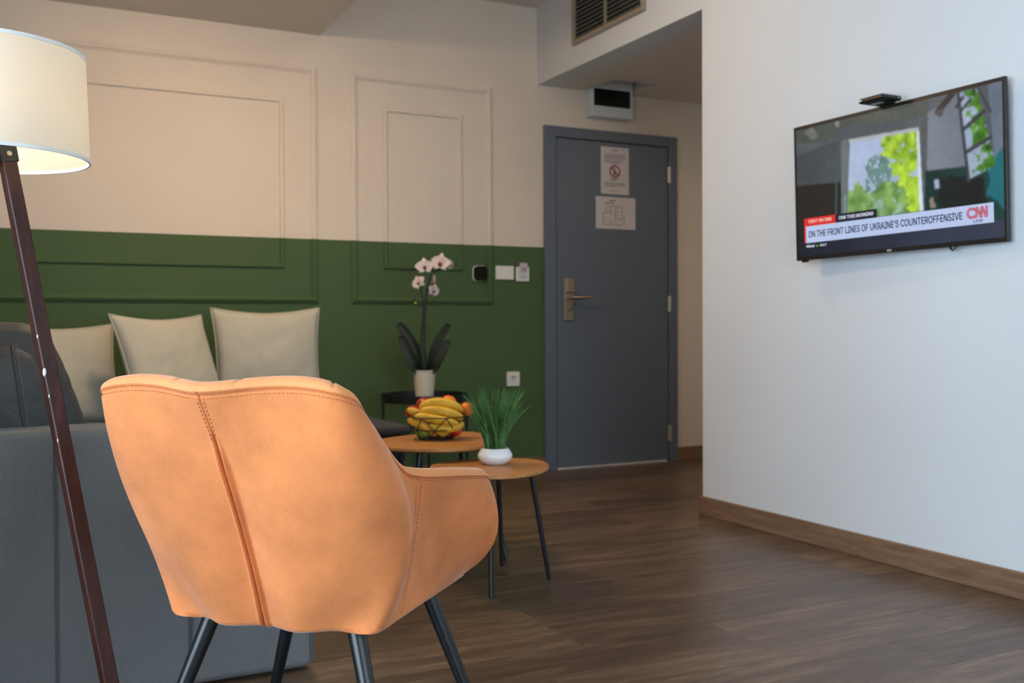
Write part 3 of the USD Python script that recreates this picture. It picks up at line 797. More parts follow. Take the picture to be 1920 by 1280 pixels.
arm = sof('armrest', rbox(SX0, SX1, SY0, SY0 + 0.20, 0.008, 0.642, 0.022), 'sofa_cloth')
for x in (0.100, 0.393):
    obj('piping', tl(tube([(x, SY0 - 0.0005, 0.03), (x, SY0 - 0.0015, 0.3), (x, SY0 - 0.0005, 0.622), (x, SY0 + 0.006, 0.637), (x, SY0 + 0.02, 0.6435), (x, SY0 + 0.1, 0.6435)], 0.0042, 8), O), 'sofa_piping', arm)
obj('piping', tl(tube([(SX1 - 0.006, SY0 + 0.004, 0.03), (SX1 - 0.006, SY0 + 0.004, 0.62)], 0.0045, 8), O), 'sofa_piping', arm)
sof('base', [box(SX0, SX1 - 0.02, SY0 + 0.20, 5.335, 0.03, 0.26, 0.01), box(SX1 - 0.02, 1.645, 4.36, 5.335, 0.03, 0.26, 0.01)], 'seat_cloth', smooth=False)
sof('seat_cushion', rbox(SX0 + 0.2, SX1, SY0 + 0.205, 3.95, 0.26, 0.425, 0.04), 'seat_cloth')
sof('seat_cushion', rbox(SX0 + 0.2, SX1, 3.955, 5.30, 0.26, 0.425, 0.04), 'seat_cloth')
sof('seat_cushion', rbox(SX1 + 0.005, 1.665, 4.31, 5.30, 0.385, 0.425, 0.018), 'seat_cloth')
sof('seat_frame', box(SX1 + 0.005, 1.640, 4.345, 5.30, 0.26, 0.384, 0.006), 'base_cloth', smooth=False)
sof('backrest', [rbox(SX0 - 0.06, SX0 + 0.10, SY0 + 0.205, 5.335, 0.24, 0.62, 0.03), rbox(SX0 + 0.2, 1.50, 5.21, 5.335, 0.24, 0.50, 0.03)], 'sofa_cloth')
for (x, y) in ((SX0 + 0.06, SY0 + 0.06), (SX1 - 0.06, SY0 + 0.06), (1.6, 4.42), (1.6, 5.28), (SX0 + 0.06, 5.28)):
    sof('foot', lathe([(0, 0), (0.02, 0), (0.024, 0.034), (0, 0.034)], 16).apply_translation((x, y, 0)), 'black_plastic')

# grey leatherette back cushion slumped behind the arm end
prof = np.array([(-.30, .440), (-.35, .60), (-.32, .80), (-.22, .885), (-.10, .900), (-.01, .893), (.045, .890), (.088, .872), (.112, .842), (.139, .777), (.163, .702), (.182, .637), (.190, .58), (.195, .50), (.17, .440)])
cs = CubicSpline(np.arange(len(prof) + 1), np.vstack([prof, prof[:1]]), bc_type='periodic')
pp = cs(np.linspace(0, len(prof), 90, endpoint=False))
ys = np.linspace(0, 1, 44)
L0, L1 = 2.735, 3.42
cen = np.array([-.08, .64])
rows = []
for s in ys:
    e = min(s, 1 - s) * (L1 - L0)
    k = 0.80 + 0.20 * math.sqrt(1 - (1 - min(1, e / 0.10)) ** 2) if e < 0.10 else 1.0
    q = cen + (pp - cen) * k
    rows.append(np.c_[q[:, 0], np.full(len(q), L0 + s * (L1 - L0)), q[:, 1]])
V = np.stack(rows)
V[..., 1] += np.where(ys[:, None] < 0.02, 0.0, 0)
wr1 = meshkit.fbm(V * np.array([4, 5, 22]), 4, 3) - 0.5
nrm = V - np.array([cen[0], 0, cen[1]])
nrm[..., 1] = 0
nrm /= np.linalg.norm(nrm, axis=-1, keepdims=True) + 1e-9
V = V + nrm * wr1[..., None] * 0.014
V = np.concatenate([V, V[:, :1]], 1)
cush = grid_mesh(V)
caps = []
for idx, sgn in ((0, -1), (-1, 1)):
    ring_ = V[idx, :-1]
    cc = ring_.mean(0)
    lev = [ring_ + (cc - ring_) * f + np.array([0, sgn * b, 0]) for f, b in ((0, 0), (.06, .022), (.18, .042), (.38, .056), (.65, .062), (.97, .064))]
    lv = np.stack(lev)
    dz = (meshkit.fbm(lv * np.array([7, 3, 20]), 4, 8) - .5) * 0.028 + 0.0075 * np.sin(lv[..., 2] * 48 + lv[..., 0] * 20 + 6 * meshkit.fbm(lv * 6, 2, 2)) * np.clip((lv[..., 0] + .12) * 4, .1, 1)
    fade = np.array([0, .5, .9, 1, 1, 1])[:, None]
    pole = np.array([1, 1, 1, .8, .4, 0])[:, None]
    dz = dz * fade * pole + (dz[-2].mean() * (1 - pole))
    dz[0] = 0
    lv[..., 1] += sgn * np.clip(dz, -.012, .012)
    lv = np.concatenate([lv, lv[:, :1]], 1)
    caps.append(grid_mesh(lv if sgn > 0 else lv))
cm = trimesh.util.concatenate([cush] + caps)
cm.merge_vertices()
cm.fix_normals()
OC = (-.08, 3.08, .43)
bc = thing('back_cushion', 'dark grey leatherette back cushion slumped behind the sofa arm end', 'cushion', OC)
obj('cover', tl(cm, OC), 'leatherette', bc, smooth=True)
from scipy.interpolate import griddata
cv = caps[0].vertices
sx = np.linspace(.012, .060, 60)
sz = np.linspace(.865, .46, 60)
sy = griddata(cv[:, [0, 2]], cv[:, 1], np.c_[sx, sz], method='linear')
ok = np.isfinite(sy)
P_ = np.c_[sx, sy - .001, sz][ok]
obj('seam', tl(tube(P_, .0035, 6), OC), 'leatherette', bc, smooth=True)
sd = []
for k in range(0, len(P_) - 1, 1):
    a_, b_ = P_[k] + np.array([.009, -.0015, 0]), P_[k] * .45 + P_[k + 1] * .55 + np.array([.009, -.0015, 0])
    sd.append(tube([a_, b_], .0009, 5))
obj('stitching', [tl(q, OC) for q in sd], 'ink_grey', bc, smooth=False, kind='stuff')

# ------------------------------------------------------------------ three linen pillows


def pillow(label, base, w, h, thick, lean, tilt, turn=0.0, sag=0.0):
    p = thing('pillow', label, 'pillow', base, 0.0, 'beige pillows against the green wall')
    n = 36
    u = np.linspace(-1, 1, n)
    U, Vv = np.meshgrid(u, u, indexing='ij')
    px = w / 2 * (U - 0.085 * np.sign(U) * np.abs(U) ** 1.5 * (1 - Vv ** 2))
    pz = h / 2 * (Vv - 0.11 * np.sign(Vv) * np.abs(Vv) ** 1.5 * (1 - np.abs(U) ** 1.8))
    tt = thick / 2 * (np.clip(1 - U ** 2, 0, 1) * np.clip(1 - Vv ** 2, 0, 1)) ** 0.42
    wob = (meshkit.fbm(np.stack([U * 2.2, Vv * 2.2, np.full_like(U, base[0] * 9)], -1), 3, 5) - .5) * 0.03 * np.clip(tt / (thick / 2), 0, 1)
    edge = (np.abs(U) > .999) | (np.abs(Vv) > .999)
    fr_ = np.stack([px, np.where(edge, 0, -(tt + wob)), pz], -1)
    bk = np.stack([px, np.where(edge, 0, tt), pz], -1)
    m = trimesh.util.concatenate([grid_mesh(fr_), grid_mesh(bk[:, ::-1])])
    m.merge_vertices()
    m.fix_normals()
    loop = np.concatenate([fr_[:, 0], fr_[-1, 1:], fr_[::-1, -1][1:], fr_[0, ::-1][1:]])
    seam = tube(loop, 0.0042, 6, caps=False)
    Mx = trimesh.transformations.euler_matrix(lean, tilt, turn, 'sxyz')
    out = []
    for q in (m, seam):
        q.apply_transform(Mx)
        out.append(q)
    zmin = out[0].vertices[:, 2].min()
    for q in out:
        q.apply_translation((0, 0, -zmin))
    obj('cover', out[0], 'pillow_linen', p, smooth=True)
    obj('seam', out[1], 'pillow_linen', p, smooth=True)
    return p


pillow('beige linen pillow behind the grey cushion, leftmost of the three', (0.225, 4.99, 0.427), 0.52, 0.49, 0.16, -0.28, 0.0, 0.25)
pillow('beige linen pillow in the middle of the row of three, turned sideways', (0.690, 4.87, 0.427), 0.535, 0.55, 0.16, -0.36, 0.0, 0.58)
pillow('upright beige linen pillow at the right end of the row of three', (1.172, 5.02, 0.427), 0.54, 0.555, 0.16, -0.15, -0.005, -0.03)

# ------------------------------------------------------------------ tables


def smooth_closed(points, n=96):
    p = np.asarray(points, float)
    c = CubicSpline(np.arange(len(p) + 1), np.vstack([p, p[:1]]), bc_type='periodic')
    return c(np.linspace(0, len(p), n, endpoint=False))


def wooden_table(label, centre, outline, ztop, thick, feet, tops, lr):
    t = thing('coffee_table', label, 'coffee table', (centre[0], centre[1], 0), 0, 'pair of round oak coffee tables')
    o_ = (centre[0], centre[1], 0)
    pol = Polygon(outline)
    layers = [(-0.0025, 0.0), (0.0, 0.0025), (0.0, thick - 0.002), (-0.002, thick)]
    lower = [(-0.012, 0)] + [(0, 0.006)] + layers[2:]
    loops = [np.array(pol.buffer(a, 16).exterior.coords) if a else np.asarray(outline) for a, _ in ()]
    nrm_c = np.asarray(outline) - np.asarray(outline).mean(0)
    R_ = []
    for a, z in lower:
        d = np.linalg.norm(nrm_c, axis=1, keepdims=True)
        R_.append(np.c_[np.asarray(outline).mean(0) + nrm_c * (d + a) / d, np.full(len(outline), ztop - thick + z)])
    V_ = np.stack(R_)
    V_ = np.concatenate([V_, V_[:, :1]], 1)
    side = grid_mesh(V_)
    capsm = []
    for k in (0, -1):
        ring2 = V_[k, :-1]
        cc = ring2.mean(0)
        n_ = len(ring2)
        capsm.append(trimesh.Trimesh(np.vstack([ring2, cc]), [(i, (i + 1) % n_, n_) for i in range(n_)], process=False))
    m = trimesh.util.concatenate([side] + capsm)
    m.merge_vertices()
    m.fix_normals()
    obj('tabletop', tl(m, o_), 'table_oak', t, smooth=40)
    for (fx, fy), (tx, ty) in zip(feet, tops):
        leg = rod((tx, ty, ztop - thick), (fx, fy, 0.004), lr, lr * 0.82, 14)
        obj('leg', tl(leg, o_), 'black_metal', t)
        obj('leg', tl(lathe([(0, 0), (lr * 0.9, 0), (lr * 0.9, 0.006), (0, 0.006)], 12).apply_translation((fx, fy, 0)), o_), 'black_plastic', t) if False else None
    c0 = np.mean(tops, 0)
    bars = [rod((tops[i][0], tops[i][1], ztop - thick - 0.008), (c0[0], c0[1], ztop - thick - 0.008), 0.008, sides=8) for i in range(len(tops))]
    obj('under_frame', tl(trimesh.util.concatenate(bars), o_), 'black_metal', t)
    return t


FC = (1.490, 3.090)
f_out = smooth_closed([(1.291, 3.185), (1.342, 3.258), (1.415, 3.296), (1.517, 3.301), (1.610, 3.280), (1.680, 3.225), (1.704, 3.150), (1.688, 3.072), (1.655, 3.005), (1.605, 2.945), (1.537, 2.896), (1.469, 2.876), (1.400, 2.886), (1.335, 2.930), (1.292, 3.000), (1.275, 3.095)])
f_feet = [(1.671, 3.032), (1.393, 2.916), (1.615, 3.289), (1.337, 3.173)]
f_tops = [(1.490 + (a - 1.504) * 0.74, 3.090 + (b - 3.10) * 0.74) for a, b in f_feet]
f_tops[0] = (1.592, 3.014)
wooden_table('lower round oak coffee table holding the white grass planter', FC, f_out, 0.400, 0.016, f_feet, f_tops, 0.0095)
RC = (1.470, 3.480)
r_out = smooth_closed([(1.222, 3.366), (1.312, 3.276), (1.381, 3.238), (1.455, 3.236), (1.520, 3.256), (1.610, 3.312), (1.668, 3.400), (1.704, 3.510), (1.714, 3.610), (1.705, 3.700), (1.674, 3.753), (1.560, 3.768), (1.435, 3.740), (1.310, 3.680), (1.228, 3.590), (1.190, 3.480)])
r_feet = [(1.27, 3.32), (1.66, 3.34), (1.665, 3.70), (1.28, 3.66)]
r_tops = [(1.33, 3.38), (1.60, 3.42), (1.60, 3.63), (1.35, 3.60)]
wooden_table('taller rounded oak coffee table holding the fruit basket', RC, r_out, 0.450, 0.016, r_feet, r_tops, 0.0095)

# black metal tray table by the wall
TC2 = (1.990, 4.970)
tt_ = thing('tray_table', 'round black metal tray table by the green wall under the orchid', 'side table', (*TC2, 0))
obj('tray', lathe([(0, .492), (.222, .492), (.228, .496), (.231, .524), (.2345, .526), (.2345, .522), (.232, .488), (.226, .484), (0, .484)], 64), 'black_metal', tt_)
for k in range(4):
    a = math.radians(-27 + 90 * k)
    x, y = .222 * math.cos(a), .222 * math.sin(a)
    obj('leg', rod((x, y, 0.0), (x, y, .488), 0.0075, sides=10), 'black_metal', tt_)
rg = [(.222 * math.cos(a), .222 * math.sin(a), 0.012) for a in np.linspace(0, 2 * PI, 49)]
obj('base_ring', tube(rg, 0.006, 8, caps=False), 'black_metal', tt_)

# ------------------------------------------------------------------ orchid
OB = (1.985, 4.965, 0.492)
oc = thing('potted_orchid', 'white orchid in a cream pot on the black tray table', 'orchid', OB)
obj('pot', lathe([(0, 0), (.044, 0), (.047, .004), (.060, .148), (.063, .152), (.063, .158), (.058, .158), (.054, .140), (0, .140)], 40), 'pot_cream', oc)
obj('soil', lathe([(0, .139), (.053, .139), (.054, .143), (.03, .147), (0, .149)], 24), 'soil', oc)
P0 = np.array(OB)
E1 = np.array([0.8927, -0.4507, 0])   # across, parallel to the wall-to-camera view
E2 = np.array([-0.4507, -0.8927, 0])  # towards the room


def W(x, z, d=0.0):
    """local point: x across, z up (world height), d towards the room"""
    return E1 * x + E2 * d + np.array([0, 0, z - OB[2]])


def spline(P, n=24):
    P = np.asarray(P, float)
    return CubicSpline(np.linspace(0, 1, len(P)), P)(np.linspace(0, 1, n))


def ribbon(P, widths, normal, fold=0.25, thick=0.0016):
    """a leaf: spine points, widths, and a V fold; closed with a little thickness"""
    P = np.asarray(P, float)
    t = np.gradient(P, axis=0)
    t /= np.linalg.norm(t, axis=1, keepdims=True)
    s = np.cross(t, normal)
    s /= np.linalg.norm(s, axis=1, keepdims=True)
    nn = np.cross(s, t)
    us = np.linspace(-1, 1, 7)
    top = P[:, None] + s[:, None] * (us[None, :, None] * np.asarray(widths)[:, None, None]) + nn[:, None] * (np.abs(us)[None, :, None] ** 1.5 * np.asarray(widths)[:, None, None] * fold)
    bot = top - nn[:, None] * thick
    a, b = grid_mesh(top), grid_mesh(bot[:, ::-1])
    m = trimesh.util.concatenate([a, b])
    return m


obj('stem', [tube(spline([W(0.0, .63), W(.0, .80), W(.008, 1.0), W(.028, 1.12), W(.048, 1.165), W(.075, 1.183), W(.105, 1.19)], 40), np.linspace(.0072, .0042, 40), 8)], 'orchid_stem', oc)
obj('stem', [tube(spline([W(-.018, .63), W(-.020, .76), W(-.010, .88), W(-.004, .99), W(-.012, 1.06), W(-.018, 1.12)], 30), np.linspace(.0062, .0040, 30), 8),
             tube(spline([W(-.006, .985), W(-.030, 1.005), W(-.052, 1.030)], 8), [.003] * 8, 6), tube(spline([W(.012, .64), W(.008, .74), W(.002, .82), W(.012, .875), W(.024, .89)], 16), np.linspace(.004, .002, 16), 6)], 'orchid_stem', oc)
obj('bud', T(trimesh.creation.icosphere(2, 0.0065), W(-.045, 1.005)), 'orchid_yellow', oc, smooth=True)
obj('bud', T(trimesh.creation.icosphere(2, 0.0085), W(.122, 1.195, .03)), 'orchid_yellow', oc, smooth=True)
for (tip, mid, w, d) in (((-.130, .890), (-.055, .775), .021, .02), ((-.118, .820), (-.060, .700), .022, .06), ((.128, .885), (.060, .775), .017, -.02), ((.134, .785), (.075, .745), .021, .02), ((.120, .752), (.070, .690), .020, .05)):
    P = spline([W(0.0, .625, d * .2), W(mid[0] * .62, (mid[1] + .62) / 2 - .002, d * .7), W(mid[0], mid[1], d), W(tip[0] * .86, tip[1] * .7 + mid[1] * .3 + .012, d), W(tip[0], tip[1] - .006, d)], 18)
    s = np.linspace(0, 1, 18)
    wd = 1.4 * w * np.clip(.45 + 1.5 * s, 0, 1) * np.sqrt(np.clip(1 - s ** 3.2, 0, 1)) + .0006
    nn = np.array([0, 0, 1.0]) * .25 + E2 * 1.0
    obj('leaf', ribbon(P, wd, nn, .28), 'orchid_leaf', oc, smooth=True)


def flower(c, size, face, roll=0.0):
    """phalaenopsis: three sepals, two broad petals, a dark red lip"""
    f = np.asarray(face, float)
    f /= np.linalg.norm(f)
    s = np.cross([0, 0, 1.0], f)
    s /= np.linalg.norm(s)
    u = np.cross(f, s)
    cr, sr = math.cos(roll), math.sin(roll)
    s, u = cr * s + sr * u, -sr * s + cr * u
    petals = []

    def petal(ang, ln_, wd, lift):
        d = math.cos(ang) * s + math.sin(ang) * u
        P = np.array([c + d * ln_ * q + f * (lift * (q - .2) + .10 * ln_ * math.sin(PI * q)) for q in np.linspace(0.05, 1, 9)])
        q = np.linspace(0.05, 1, 9)
        w_ = wd * np.sin(PI * np.clip(q, 0, 1) ** .62) ** .75 * (1 - .1 * q) + .0006
        petals.append(ribbon(P, w_, f, .10, .0008))
    petal(PI / 2, size * .95, size * .36, -.004)
    petal(PI * 1.25, size * .85, size * .30, -.004)
    petal(PI * 1.75, size * .85, size * .30, -.004)
    petal(0.18, size * 1.02, size * .56, .003)
    petal(PI - 0.18, size * 1.02, size * .56, .003)
    fo = obj('flower', petals, 'orchid_petal', oc, smooth=True, label='white flower with a dark red heart')
    lip = [T(trimesh.creation.icosphere(2, size * .17), c + f * size * .16 - u * size * .16)]
    for a in (-.9, .9):
        lip.append(rod(c + f * size * .12, c + f * size * .22 + s * math.sin(a) * size * .22 + u * size * .02, size * .07, size * .04, 8))
    obj('lip', lip, 'orchid_lip', fo, smooth=True)


flower(W(.006, 1.196, .03), .051, E2 + .15 * E1, 0.1)
flower(W(.093, 1.214, .04), .058, E2 * .9 - .35 * E1, -.15)
flower(W(-.024, 1.112, .03), .044, E2 * .9 - .5 * E1, .5)
flower(W(.052, 1.070, .03), .042, E2 * .7 + .8 * E1 - np.array([0, 0, .2]), -.3)
flower(W(.050, 1.132, .0), .036, -.3 * E2 + .9 * E1, .2)
flower(W(.140, 1.206, .0), .036, E2 * .3 + 1.0 * E1, .1)

# ------------------------------------------------------------------ grass planter
GB = np.array((1.520, 3.146, 0.400))
gp = thing('grass_planter', 'artificial green grass in a low white ceramic bowl on the lower table', 'plant', GB)
obj('bowl', lathe([(0, .004), (.030, .004), (.033, 0), (.037, .001), (.052, .010), (.0605, .024), (.0605, .034), (.054, .046), (.047, .0545), (.044, .056), (.042, .054), (.049, .043), (.054, .032), (.050, .020), (0, .014)], 56), 'ceramic_white', gp, smooth=40)
obj('soil', lathe([(0, .040), (.046, .040), (.044, .046), (0, .050)], 24), 'soil', gp)
bl = []
gr_ = np.random.default_rng(11)
for k in range(230):
    a = gr_.uniform(0, 2 * PI)
    rr = .034 * math.sqrt(gr_.uniform(0, 1))
    base = np.array([rr * math.cos(a), rr * math.sin(a), .044])
    out = gr_.uniform(.15, 1.0)
    a2 = a + gr_.normal(0, .5)
    L = gr_.uniform(.15, .245) * (1 - .12 * out)
    reach = out * .128 * gr_.uniform(.5, 1.05)
    tipp = base + np.array([reach * math.cos(a2), reach * math.sin(a2), L])
    midp = base * .5 + tipp * .5 + np.array([-.16 * reach * math.cos(a2), -.16 * reach * math.sin(a2), .01])
    P = spline([base, midp, tipp], 6)
    w0 = gr_.uniform(.0012, .0023)
    bl.append(ribbon(P, w0 * np.array([.8, 1, 1, .85, .6, .12]), np.array([math.cos(a2 + PI / 2 + gr_.normal(0, .8)), math.sin(a2 + PI / 2), .2]), .35, .0004))
obj('grass', bl, 'grass_blade', gp, smooth=True, kind='stuff')

# ------------------------------------------------------------------ fruit basket and fruit
BB = np.array((1.470, 3.555, 0.450))
fb_ = thing('fruit_basket', 'black geometric wire basket of fruit on the taller table', 'basket', BB)
wire = 0.0022
phi0 = math.atan2(E2[1], E2[0])


def ringpts(r, z, off):
    return [np.array([r * math.cos(phi0 + (k + off) * PI / 4), r * math.sin(phi0 + (k + off) * PI / 4), z]) for k in range(8)]


RIM, MID, BOT = ringpts(.118, .088, .5), ringpts(.100, .040, 0), ringpts(.066, .003, .5)


def polyring(P, n):
    return [rod(P[i], P[(i + 1) % 8], wire, sides=8) for i in range(8)] + [T(trimesh.creation.icosphere(1, wire * 1.2), p) for p in P]


obj('rim', polyring(RIM, 8), 'black_metal', fb_)
obj('middle_ring', polyring(MID, 8), 'black_metal', fb_)
obj('base_ring', polyring(BOT, 8) + [rod(BOT[i], BOT[i + 4], wire, sides=8) for i in range(4)], 'black_metal', fb_)
for i in range(8):
    for a, b in ((RIM[i], MID[i]), (RIM[i], MID[(i + 1) % 8]), (BOT[i], MID[i]), (BOT[i], MID[(i + 1) % 8])):
        obj('strut', rod(a, b, wire * .9, sides=7), 'black_metal', fb_)


def Bp(x, h_, d=0.0):
    """point in the basket: x across, h above the table, d towards the room"""
    return BB + E1 * x + E2 * d + np.array([0, 0, h_])


def banana(label, P, r, stem_end=0):
    P = [Bp(*q) for q in P]
    base = np.mean(P, 0)
    b = thing('banana', label, 'banana', base, 0, 'bananas in the fruit basket')
    C_ = spline(np.array(P) - base, 34)
    s = np.linspace(0, 1, 34)
    if stem_end:
        s = 1 - s
    prof_ = r * np.interp(s, [0, .02, .06, .15, .3, .5, .7, .85, .93, .97, 1], [.22, .26, .45, .78, .97, 1, .98, .85, .6, .38, .2])
    peel = tube(C_, prof_, 10)
    v = peel.vertices
    obj('peel', peel, 'banana_peel', b, smooth=50)
    e = (0, 1) if not stem_end else (-1, -2)
    d = C_[e[0]] - C_[e[1]]
    d /= np.linalg.norm(d)
    obj('stem', tube([C_[e[0]] - d * .002, C_[e[0]] + d * .010], [r * .24, r * .28], 8), 'banana_tip', b)
    e2 = (-1, -2) if not stem_end else (0, 1)
    d = C_[e2[0]] - C_[e2[1]]
    d /= np.linalg.norm(d)
    obj('blossom_end', tube([C_[e2[0]] - d * .002, C_[e2[0]] + d * .003], [r * .2, r * .14], 8), 'banana_tip', b)


banana('topmost curved banana lying across the top of the fruit', [(-.062, .112, .012), (-.035, .134, .012), (.015, .140, .010), (.065, .128, .008), (.100, .104, .006)], .0190)
banana('banana lying just below and in front of the topmost one', [(-.066, .104, .036), (-.025, .112, .040), (.030, .108, .042), (.075, .092, .036), (.106, .076, .022)], .0185)
banana('banana whose tip points left in front of the red apple', [(-.114, .110, .008), (-.090, .105, .006), (-.060, .094, .002), (-.030, .084, -.004), (.00, .076, -.010)], .0165, 1)
banana('banana just above the basket rim across the middle', [(-.080, .090, .060), (-.050, .090, .064), (.000, .082, .068), (.050, .070, .066), (.090, .060, .052)], .0170)
banana('banana behind the rim wires at the right of the basket', [(-.040, .058, .066), (.000, .050, .070), (.045, .045, .068), (.082, .050, .054), (.102, .068, .034)], .0160)
banana('lowest banana sloping from the left rim to the basket floor', [(-.108, .086, .034), (-.084, .070, .050), (-.045, .056, .058), (.005, .034, .056), (.055, .025, .044)], .0165)


def round_fruit(name, label, cat, group, c, r, matn, squash=.92, dimple=True, leafcol=None):
    base = Bp(*c)
    t = thing(name, label, cat, base - np.array([0, 0, r * squash]), 0, group)
    th_ = np.linspace(0, PI, 22)
    pr = []
    for a in th_:
        rr = r * math.sin(a) * (1 + (.06 * math.sin(a) if cat == 'apple' else 0))
        z = -r * squash * math.cos(a)
        if cat == 'apple':
            z -= .22 * r * math.exp(-((math.sin(a) / .28) ** 2)) * (1 if a > PI / 2 else -.5)
        else:
            z -= .08 * r * math.exp(-((math.sin(a) / .2) ** 2)) * (1 if a > PI / 2 else -.6)
        pr.append((max(rr, 0) if 0 < a < PI - 1e-6 else 0, z + r * squash))
    m = lathe(pr, 28)
    ax = np.array([rng.normal(0, .25), rng.normal(0, .25), 0])
    Mx = trimesh.transformations.euler_matrix(ax[0], ax[1], rng.uniform(0, 6))
    Tm = trimesh.transformations.translation_matrix
    Q = Tm((0, 0, r * squash)) @ Mx @ Tm((0, 0, -r * squash))
    m.apply_transform(Q)
    obj('skin', m, matn, t, smooth=True)
    top = r * squash * 2 - (.22 * r if cat == 'apple' else .06 * r)
    st = tube([(0, 0, top - .002), (.001, 0, top + (.012 if cat == 'apple' else .002))], [.0016, .0013] if cat == 'apple' else [.0035, .003], 7)
    st.apply_transform(Q)
    obj('stem', st, 'twig_brown', t)


round_fruit('mandarin', 'orange mandarin behind the topmost banana', 'mandarin', 'mandarins in the basket', (.044, .136, -.044), .0300, 'mandarin_peel')
round_fruit('mandarin', 'orange mandarin at the right rim of the basket', 'mandarin', 'mandarins in the basket', (.116, .112, -.030), .0280, 'mandarin_peel')
round_fruit('apple', 'dark red apple at the left behind the banana tip', 'apple', 'apples in the basket', (-.090, .098, -.025), .0310, 'apple_red')
round_fruit('apple', 'red apple behind the bananas, higher of the two at the back left', 'apple', 'apples in the basket', (-.048, .124, -.048), .0330, 'apple_red')
round_fruit('apple', 'green apple on the basket floor at the left', 'apple', 'apples in the basket', (-.050, .032, .020), .0300, 'apple_green')
round_fruit('apple', 'orange-red apple low at the right of the basket', 'apple', 'apples in the basket', (.064, .034, .006), .0310, 'apple_red_orange')
round_fruit('apple', 'red apple in the middle of the basket under the bananas', 'apple', 'apples in the basket', (.010, .040, -.052), .0330, 'apple_red')

# ------------------------------------------------------------------ floor lamp
LC = np.array((-0.035, 2.197, 0.0))
lp = thing('floor_lamp', 'dark wooden tripod floor lamp with a white drum shade', 'floor lamp', LC)
Z0, Z1, RB, RT = 1.205, 1.412, 0.1925, 0.186
sh = obj('lamp_shade', lathe([(RB, Z0), (RT, Z1), (RT - .0012, Z1), (RB - .0012, Z0), (RB, Z0)], 96), 'shade_cloth', lp, smooth=40)
for r_, z_ in ((RB, Z0), (RT, Z1)):
    k = .006 if z_ == Z0 else -.006
    obj('shade_trim', lathe([(r_ + .0012, z_ - k * .1), (r_ + .0010, z_ + k), (r_ - .0022, z_ + k), (r_ - .0024, z_ - k * .1), (r_ + .0012, z_ - k * .1)], 96), 'shade_trim', sh, smooth=40)
obj('shade_spider', [rod((0, 0, Z1 - .03), (RT * math.cos(a), RT * math.sin(a), Z1 - .008), .002, sides=8) for a in (.3, .3 + 2 * PI / 3, .3 + 4 * PI / 3)], 'black_metal', lp)
obj('lamp_holder', [lathe([(0, 1.19), (.028, 1.19), (.028, 1.215), (.018, 1.222), (.018, 1.27), (0, 1.27)], 24)], 'black_metal', lp)
dirs = [math.atan2(-.593, .805), math.radians(101), math.radians(214)]
for k, a in enumerate(dirs):
    ux, uy = math.cos(a), math.sin(a)
    r_top, r_bot = .047, .297
    z_t = 1.231
    n_ = 10
    hw = .0135
    A = np.array([ux * r_top, uy * r_top, z_t])
    Bq = np.array([ux * r_bot, uy * r_bot, 0.0])
    d = (Bq - A) / np.linalg.norm(Bq - A)
    side_ = np.array([-uy, ux, 0])
    out_ = np.cross(side_, d)
    # turned a little about its own axis, as tripod legs are
    c1, s1 = math.cos(.95), math.sin(.95)
    side_, out_ = c1 * side_ + s1 * out_, -s1 * side_ + c1 * out_
    sq = []
    for P, zc in ((A, None), (Bq, 0.0)):
        for su, so2 in ((1, 1), (1, -1), (-1, -1), (-1, 1)):
            for q in ((1, .84), (.84, 1)):
                pt = P + side_ * su * hw * q[0] + out_ * so2 * hw * q[1]
                if zc is not None:
                    pt = pt - d * (pt[2] / d[2])
                sq.append(pt)
    lg = obj('leg', trimesh.convex.convex_hull(np.array(sq)), 'lamp_wood', lp, smooth=False)
    # black metal bracket with a screw at the top of each leg
    br = []
    for t0, t1, g in ((-.002, .036, .0158),):
        q8 = [A + d * t + side_ * su * g + out_ * so2 * g for t in (t0, t1) for su in (-1, 1) for so2 in (-1, 1)]
        br.append(trimesh.convex.convex_hull(np.array(q8)))
    br.append(rod(A + d * .0, np.array([0, 0, 1.231]), .006, sides=8))
    bk = obj('bracket', br, 'black_metal', lp, smooth=30)
    view = np.array([0, -1.0, -.25])
    sc_ = A + d * .022 - out_ * 0
    fn = max((side_, -side_, out_, -out_), key=lambda q: q @ np.array([-LC[0], -LC[1], -.3]) + (.3 * q @ np.array([1, 0, 0])))
    obj('screw', tube([sc_ + fn * .0150, sc_ + fn * .0180], [.0052, .0048], 14), 'steel', bk)
    if k == 0:
        for f_, t_, sz in ((.39, out_, .0045), (.40, side_, .0028), (.43, out_, .0022), (.30, side_, .0025)):
            for sg in (1, -1):
                q = A + (Bq - A) * f_ + t_ * sg * hw + (side_ if t_ is out_ else out_) * hw * .55
                obj('chip', T(trimesh.creation.icosphere(1, 1.0).apply_scale((sz * .9, sz * .9, sz * 1.6)), q), 'chip_white', lg, smooth=True) if False else None
        # a chip in the varnish on the edge facing the room
        eg = max(((a_, b_) for a_ in (1, -1) for b_ in (1, -1)), key=lambda q: -(side_ * q[0] + out_ * q[1])[1])
        for f_, sz in ((.355, .0050), (.392, .0022), (.30, .0024), (.46, .0020)):
            q = A + (Bq - A) * f_ + (side_ * eg[0] + out_ * eg[1]) * hw * .90
            m = trimesh.creation.icosphere(1, 1.0)
            m.apply_scale((sz * .7, sz * .7, sz * 1.7))
            obj('varnish_chip', T(m, q), 'chip_white', lg, smooth=True)
obj('bulb', T(trimesh.creation.icosphere(3, 0.032), (0, 0, 1.305)), 'bulb_glow', lp, smooth=True)

